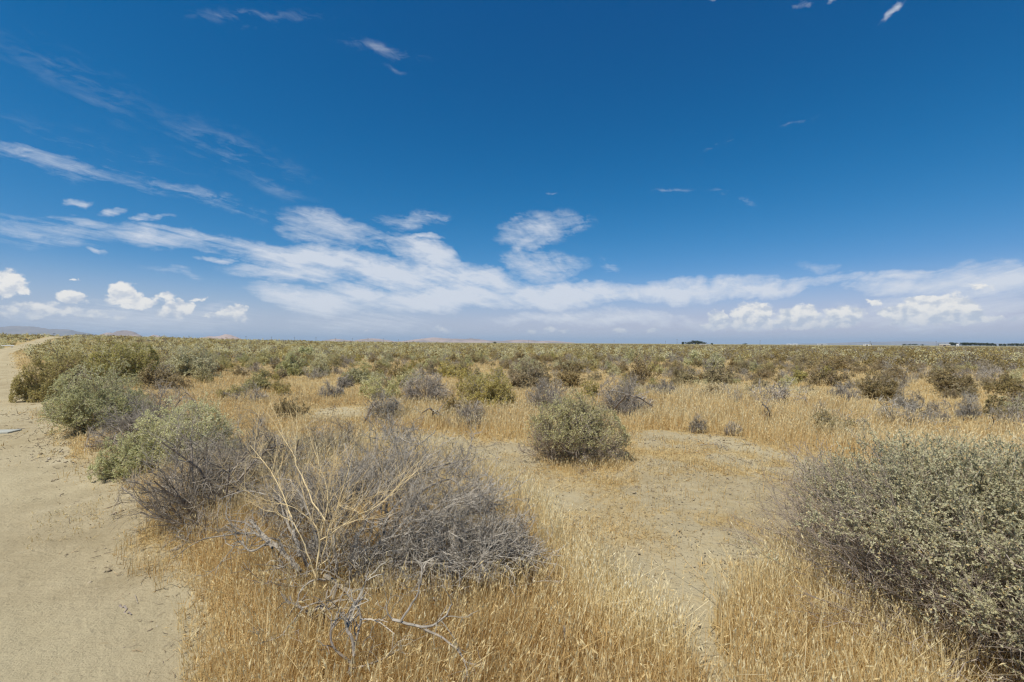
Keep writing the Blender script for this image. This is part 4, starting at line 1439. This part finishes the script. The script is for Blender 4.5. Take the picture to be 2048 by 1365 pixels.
# ------------------------------------------------------------------ trees, sheds and poles on the skyline
TREE = plant_mat('tree_leaf', [(0, (0.03, 0.04, 0.018)), (0.5, (0.055, 0.07, 0.03)), (1, (0.09, 0.105, 0.045))], 0.15, 0.15)
BARK = plain_mat('bark', (0.13, 0.10, 0.075), 0.9)
WHITE = plain_mat('white_paint', (0.78, 0.78, 0.76), 0.6, 3.0, 0.05)
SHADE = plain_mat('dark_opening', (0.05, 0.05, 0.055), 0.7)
ROOF = plain_mat('pale_roof', (0.45, 0.43, 0.39), 0.6, 2.0, 0.1)
POLE = plain_mat('pole_wood', (0.11, 0.085, 0.065), 0.9, 3.0, 0.3)


def sky_pt(px, dist):
    a = math.atan((px - W / 2) / F)
    return np.array([math.tan(a) * dist, dist])


def tree(px, dist, w_px, h_px, label, seed, group=None):
    r = np.random.default_rng(seed)
    x, y = sky_pt(px, dist)
    wm, hm = w_px / F * dist, h_px / F * dist + 1.2
    z = float(terrain(x, y))
    root = tag(empty('tree', (x, y, z)), label, 'tree', group)
    gt = Geo()
    P = walk(np.zeros((1, 3)) + [0, 0, -0.3], np.array([[0.02, 0, 1.0]]), np.array([hm * 0.7]), 6, r, 0.05)
    tubes(gt, P, np.linspace(hm * 0.03, hm * 0.012, 6)[None], 6)
    S, D, t = sprout(P, 10, 0.25, 1.0, 0.8, r, upb=0.2)
    L = r.uniform(0.2, 0.5, 10) * wm
    P2 = walk(S, D, L, 5, r, 0.15, 0.1)
    tubes(gt, P2, taper(L, 5, np.full(10, hm * 0.012), np.full(10, hm * 0.004)), 4)
    gt.obj('trunk', BARK, root)
    gc = Geo()
    nb = 26
    cen = dome_dirs(nb, r, -60) * np.array([wm * 0.42, wm * 0.42, hm * 0.40]) * r.uniform(0.4, 1.0, (nb, 1)) + [0, 0, hm * 0.56]
    C = np.repeat(cen, 60, 0) + r.normal(size=(nb * 60, 3)) * np.array([wm * 0.09, wm * 0.09, hm * 0.08])
    C[:, 2] = np.clip(C[:, 2], hm * 0.1, hm)
    flakes(gc, C, r.normal(size=C.shape) + [0, 0, 0.3], hm * 0.09 * r.uniform(0.6, 1.3, len(C)), 0.6,
           np.clip(np.repeat(r.uniform(0.2, 0.8, nb), 60) + r.normal(size=len(C)) * 0.12, 0, 1), r)
    gc.obj('crown', TREE, root)


def box(g, x0, x1, y0, y1, z0, z1, t=0.5):
    v = np.array([[x, y, z] for z in (z0, z1) for y in (y0, y1) for x in (x0, x1)], float)
    g.add(v, [[0, 2, 3, 1], [4, 5, 7, 6], [0, 1, 5, 4], [2, 6, 7, 3], [0, 4, 6, 2], [1, 3, 7, 5]], t)
    return g


def shed(px, dist, w_px, h_px, label, roof_kind='gable', mat=None):
    x, y = sky_pt(px, dist)
    wm, hm = w_px / F * dist, h_px / F * dist + 0.9
    dp = wm * 0.6
    z = float(terrain(x, y)) - 0.2
    root = tag(empty('farm_shed', (x, y, z), -math.atan2(x, y)), label, 'shed')
    box(Geo(), -wm / 2, wm / 2, 0, dp, 0, hm * 0.7).obj('wall', mat or WHITE, root)
    g = Geo()
    e = wm * 0.03
    v = [[-wm / 2 - e, -e, hm * 0.7 + 0.01], [wm / 2 + e, -e, hm * 0.7 + 0.01], [wm / 2 + e, dp + e, hm * 0.7 + 0.01], [-wm / 2 - e, dp + e, hm * 0.7 + 0.01],
         [-wm / 2 - e, dp / 2, hm], [wm / 2 + e, dp / 2, hm]]
    g.add(v, [[0, 1, 5, 4], [2, 3, 4, 5], [0, 4, 3, 3], [1, 2, 5, 5], [0, 3, 2, 1]])
    g.obj('roof', ROOF, root)
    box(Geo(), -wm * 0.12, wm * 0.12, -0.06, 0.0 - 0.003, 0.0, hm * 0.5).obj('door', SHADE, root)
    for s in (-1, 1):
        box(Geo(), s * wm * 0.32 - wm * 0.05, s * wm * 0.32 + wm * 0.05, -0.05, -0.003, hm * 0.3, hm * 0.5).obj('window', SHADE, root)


def utility_pole(px, dist, h_px, label, group):
    x, y = sky_pt(px, dist)
    z = float(terrain(x, y)) - 0.3
    hm = max(5.0, CAM_H + h_px / F * dist - z)
    root = tag(empty('utility_pole', (x, y, z), -math.atan2(x, y) + 0.3), label, 'utility pole', group)
    rr = hm * 0.022
    g = Geo()
    tubes(g, np.array([[[0, 0, 0], [0, 0, hm * 0.5], [0, 0, hm]]]), np.array([[rr, rr * 0.85, rr * 0.7]]), 8)
    g.obj('pole', POLE, root)
    box(Geo(), -hm * 0.11, hm * 0.11, -rr * 1.9, -rr * 1.0, hm * 0.91, hm * 0.94).obj('crossarm', POLE, root)
    for s in (-0.9, -0.5, 0.5, 0.9):
        gi = Geo()
        tubes(gi, np.array([[[s * hm * 0.11, -rr * 1.4, hm * 0.94], [s * hm * 0.11, -rr * 1.4, hm * 0.97]]]), np.array([[rr * 0.4, rr * 0.3]]), 6)
        gi.obj('insulator', WHITE, root)


# clump of trees with a white shed, right of centre
for px, w, h, lab in ((1376, 15, 4.5, 'low dark tree at the left end of the clump right of centre'), (1386, 17, 7.5, 'spreading tree, tallest of the clump right of centre'),
                      (1394, 16, 7.5, 'round tree in the middle of the clump right of centre'), (1403, 15, 6, 'tree behind the white shed in the clump right of centre'), (1409, 11, 4, 'small tree at the right end of the clump right of centre')):
    tree(px, 620, w, h, lab, int(px))
tree(1366, 700, 6, 5.5, 'small tree standing left of the clump right of centre', 71)
tree(1424, 650, 5, 3, 'lone little tree right of the clump with the white shed', 72)
tree(1490, 900, 12, 2.5, 'low dark tree alone on the horizon right of the clump', 73)
shed(1406, 590, 13, 1.6, 'long white shed in front of the tree clump right of centre')
shed(1578, 1500, 8, 2.0, 'left white shed of two close together on the right horizon')
shed(1590, 1500, 8, 2.2, 'right white shed of two close together on the right horizon')
shed(1644, 1600, 16, 2.2, 'white shed standing alone on the right horizon')
shed(1734, 1300, 12, 2.6, 'white shed beside a small dark tree on the right horizon')
tree(1741, 1310, 4, 3, 'small dark tree beside the white shed on the right horizon', 74)
for k, px in enumerate((1810, 1820, 1830)):
    tree(px, 1200, 11, 3, 'low hazy green tree in the short row left of the tan shed', 80 + k, 'short row of hazy trees')
tree(1844, 1200, 7, 2.6, 'single low tree in the gap left of the greenhouse', 84)
shed(1889, 900, 16, 4.0, 'tan farm shed with a pale roof left of the dark tree line', mat=plain_mat('tan_siding', (0.45, 0.36, 0.25), 0.8))
shed(1915, 880, 3.4, 4.2, 'narrow white shed in the gap of the dark tree line')
for k, (px, h) in enumerate(((1881, 4.5), (1890, 5), (1904, 7.0), (1911, 6.6), (1926, 7.2), (1934, 7), (1942, 6.8), (1950, 6.8), (1958, 6.2), (1966, 6.2), (1974, 6.4), (1982, 6.0),
                             (1990, 4.6), (2001, 4.6), (2009, 4.8), (2020, 5.6), (2028, 6.2), (2035, 5.8), (2044, 5.6), (2052, 6), (2062, 6))):
    tree(px, 960, 10.5 if px not in (1990, 2001, 2009) else 6.5, h, 'dark tree in the windbreak row along the far right horizon', 200 + k, 'windbreak trees on the right horizon')
# low bushy trees on the left skyline
tree(254, 330, 26, 7.0, 'dark round bushy tree on the skyline below the pink butte', 300)
tree(990, 560, 9, 2.5, 'small dark tree on the horizon at the centre', 301)
# power line, near end at the left
PG = 'utility poles of the line along the horizon'
utility_pole(108, 560, 14, 'utility pole on the left skyline, nearest of the line, in front of the blue ridge', None)
utility_pole(208, 640, 12, 'utility pole in front of the pink butte', None)
for px, dist, h in ((378, 640, 10), (492, 720, 10), (543, 800, 9), (589, 860, 9), (632, 930, 9), (671, 1000, 7.5), (705, 1050, 7.5), (736, 1100, 8), (767, 1150, 7),
                    (797, 1200, 6), (1057, 1000, 6), (1228, 900, 6), (1331, 900, 6), (1354, 760, 9), (1520, 800, 8)):
    utility_pole(px, dist, h, 'thin utility pole of the line receding along the horizon', PG)
utility_pole(1740, 900, 8, 'utility pole beside the white shed on the right horizon', None)
utility_pole(1872, 800, 9, 'utility pole left of the tan farm shed', None)

# ------------------------------------------------------------------ things lying on and beside the road
def lying_board(px, py, length, wid, thick, yaw, label, mat, name, cat, tilt=0.0):
    p = at(px, py)
    z = p.z
    root_loc = (p.x, p.y, z + thick * 0.5 + 0.012)
    g = Geo()
    box(g, -length / 2, length / 2, -wid / 2, wid / 2, -thick / 2, thick / 2)
    o_ = g.obj(name, mat)
    bv = o_.modifiers.new('bevel', 'BEVEL')
    bv.width = min(thick * 0.2, 0.004)
    o_.location = root_loc
    o_.rotation_euler = (tilt, 0, yaw)
    tag(o_, label, cat)


lying_board(-12, 868, 0.62, 0.30, 0.035, R(12), 'pale flat board lying on the dirt road at the left edge', plain_mat('pale_board', (0.36, 0.36, 0.31), 0.8, 8.0, 0.1), 'board', 'board')
pb = at(4, 697)
bar = tag(empty('road_barrier', (pb.x, pb.y, pb.z), ROAD_DIR * -1), 'low white bar across the dirt road in the distance at the left edge', 'barrier')
gq = Geo()
tubes(gq, np.array([[[-3.2, 0, 0.42], [0, 0, 0.42], [1.35, 0, 0.42]]]), np.array([[0.085, 0.085, 0.085]]), 8)
gq.obj('rail', WHITE, bar)
for xx in (-2.6, 1.1):
    g_ = Geo()
    tubes(g_, np.array([[[xx, 0, -0.25], [xx, 0, 0.34]]]), np.array([[0.06, 0.06]]), 8)
    g_.obj('post', WHITE, bar)

for px0, py0, px1, py1, rad, lab in ((212, 1318, 250, 1300, 0.0035, 'long thin dark stick on the dirt road near the bottom left'), (195, 1280, 208, 1270, 0.004, 'short dark stick on the dirt road above the long thin one'),
                                     (240, 1217, 263, 1236, 0.007, 'short pale grey stick on the dirt road, in the middle of its right half'), (102, 966, 118, 961, 0.007, 'dark stick on the dirt road beside the small open saltbush'),
                                     (40, 1032, 62, 1022, 0.004, 'thin dark stick on the dirt road at the left edge'), (270, 1195, 276, 1212, 0.0025, 'tiny curved twig on the dirt road above the pale grey stick'),
                                     (18, 862, 50, 860, 0.008, 'dark stick beside the pale board at the left edge'),
                                     (214, 1020, 240, 1011, 0.006, 'left stick of the little heap of dark bark strips on the road edge'), (226, 1033, 252, 1022, 0.007, 'lowest strip of the little heap of dark bark on the road edge'),
                                     (238, 1009, 262, 1007, 0.005, 'topmost strip of the little heap of dark bark on the road edge')):
    a, b = at(px0, py0), at(px1, py1)
    o = np.array(a)
    A_, B_ = np.array(a) - o, np.array(b) - o
    uu = np.linspace(0, 1, 8)[:, None]
    P = A_ + (B_ - A_) * uu
    P[1:-1] += rng.normal(size=(6, 3)) * rad * 0.8
    P[:, 2] += rad + 0.012
    g_ = Geo()
    tubes(g_, P[None], np.linspace(rad, rad * 0.6, 8)[None], 6)
    s_ = g_.obj('stick', WOOD if 'pale' in lab else STEM)
    s_.location = a
    tag(s_, lab, 'stick')

# grit and clods
def grit():
    r = np.random.default_rng(8)
    n = 42000
    d = np.sqrt(r.uniform(1.6 ** 2, 13.0 ** 2, n)) * r.uniform(0.35, 1.0, n) ** 0.6
    d = np.maximum(d, 1.4)
    a = r.uniform(R(-60), R(40), n)
    x, y = np.sin(a) * d, np.cos(a) * d
    c = grass_field(x, y)[0]
    k = (c < 0.3)
    k &= fbm(x, y, 0.7, 3, 55) > r.uniform(0.25, 0.75, n)
    x, y, d = x[k], y[k], d[k]
    n = len(x)
    s = r.lognormal(math.log(0.0043), 0.48, n) * np.maximum(1, d / 5)
    base = np.array([[1, 0, 0], [0, 1, 0], [-1, 0, 0], [0, -1, 0], [0, 0, 1], [0, 0, -1]], float)
    V = base[None] * (s[:, None] * r.uniform(0.6, 1.2, (n, 6)))[..., None] * np.array([1.2, 1.0, 0.7])
    th = r.uniform(0, 6.28, n)
    cs, sn = np.cos(th)[:, None], np.sin(th)[:, None]
    V = np.stack([V[..., 0] * cs - V[..., 1] * sn, V[..., 0] * sn + V[..., 1] * cs, V[..., 2]], -1)
    V += np.stack([x, y, terrain(x, y) + s * 0.3 + 0.006], -1)[:, None]
    tri = np.array([[0, 1, 4], [1, 2, 4], [2, 3, 4], [3, 0, 4], [1, 0, 5], [2, 1, 5], [3, 2, 5], [0, 3, 5]])
    tri = np.concatenate([tri, tri[:, 2:]], 1)
    f = np.arange(n)[:, None, None] * 6 + tri[None]
    g_ = Geo().add(V, f, np.repeat(r.uniform(0, 1, n), 6))
    o_ = g_.obj('gravel', plant_mat('grit', [(0, (0.26, 0.21, 0.135)), (0.6, (0.37, 0.31, 0.20)), (1, (0.44, 0.39, 0.29))], 0.0, 0.0), smooth=True)
    tag(o_, 'small stones and clods scattered on the dirt', 'gravel', kind='stuff')


grit()

# bits of broken twig and straw on the bare ground
def litter():
    r = np.random.default_rng(18)
    n = 26000
    d = np.sqrt(r.uniform(2.0 ** 2, 15.0 ** 2, n))
    a = r.uniform(R(-55), R(52), n)
    x, y = np.sin(a) * d, np.cos(a) * d
    s, w = x * RD[0] + y * RD[1], x * RN[0] + y * RN[1]
    k = (w > road_edge(s) - 0.6) | (r.random(n) < 0.04)
    k &= fbm(x, y, 0.9, 3, 66) > r.uniform(0.3, 0.7, n)
    x, y, d = x[k], y[k], d[k]
    n = len(x)
    C = np.stack([x, y, terrain(x, y) + 0.014], -1)
    D = np.concatenate([r.normal(size=(n, 2)), r.normal(size=(n, 1)) * 0.15], -1)
    L = r.lognormal(math.log(0.045), 0.5, n) * np.maximum(1, d / 7)
    P = walk(C, D, L, 4, r, 0.25)
    P[..., 2] = np.maximum(P[..., 2], terrain(P[..., 0], P[..., 1]) + 0.006)
    rad = 0.0014 * np.maximum(1, d / 4) * r.uniform(0.6, 1.6, n)
    g_ = Geo()
    tubes(g_, P, taper(L, 4, rad, rad * 0.5), 3, r.uniform(0, 1, n))
    o_ = g_.obj('twig_litter', plant_mat('litter', [(0, (0.09, 0.07, 0.05)), (0.6, (0.20, 0.165, 0.125)), (1, (0.50, 0.38, 0.20))], 0.0, 0.0))
    tag(o_, 'broken twigs and straw scattered over the bare sand', 'twig litter', kind='stuff')


litter()

# ------------------------------------------------------------------ air
hm_, hn = new_mat('haze')
pv = hn.new('ShaderNodeVolumePrincipled')
pv.inputs['Color'].default_value = (0.62, 0.80, 1.0, 1)
pv.inputs['Density'].default_value = 0.00005
ho = hn.new('ShaderNodeOutputMaterial')
hm_.node_tree.links.new(pv.outputs[0], ho.inputs['Volume'])
hz_ = box(Geo(), -43500, 43500, -43500, 43500, -4.5, 375).obj('haze', hm_)
tag(hz_, 'thin blue haze over the whole plain', 'haze', kind='stuff')
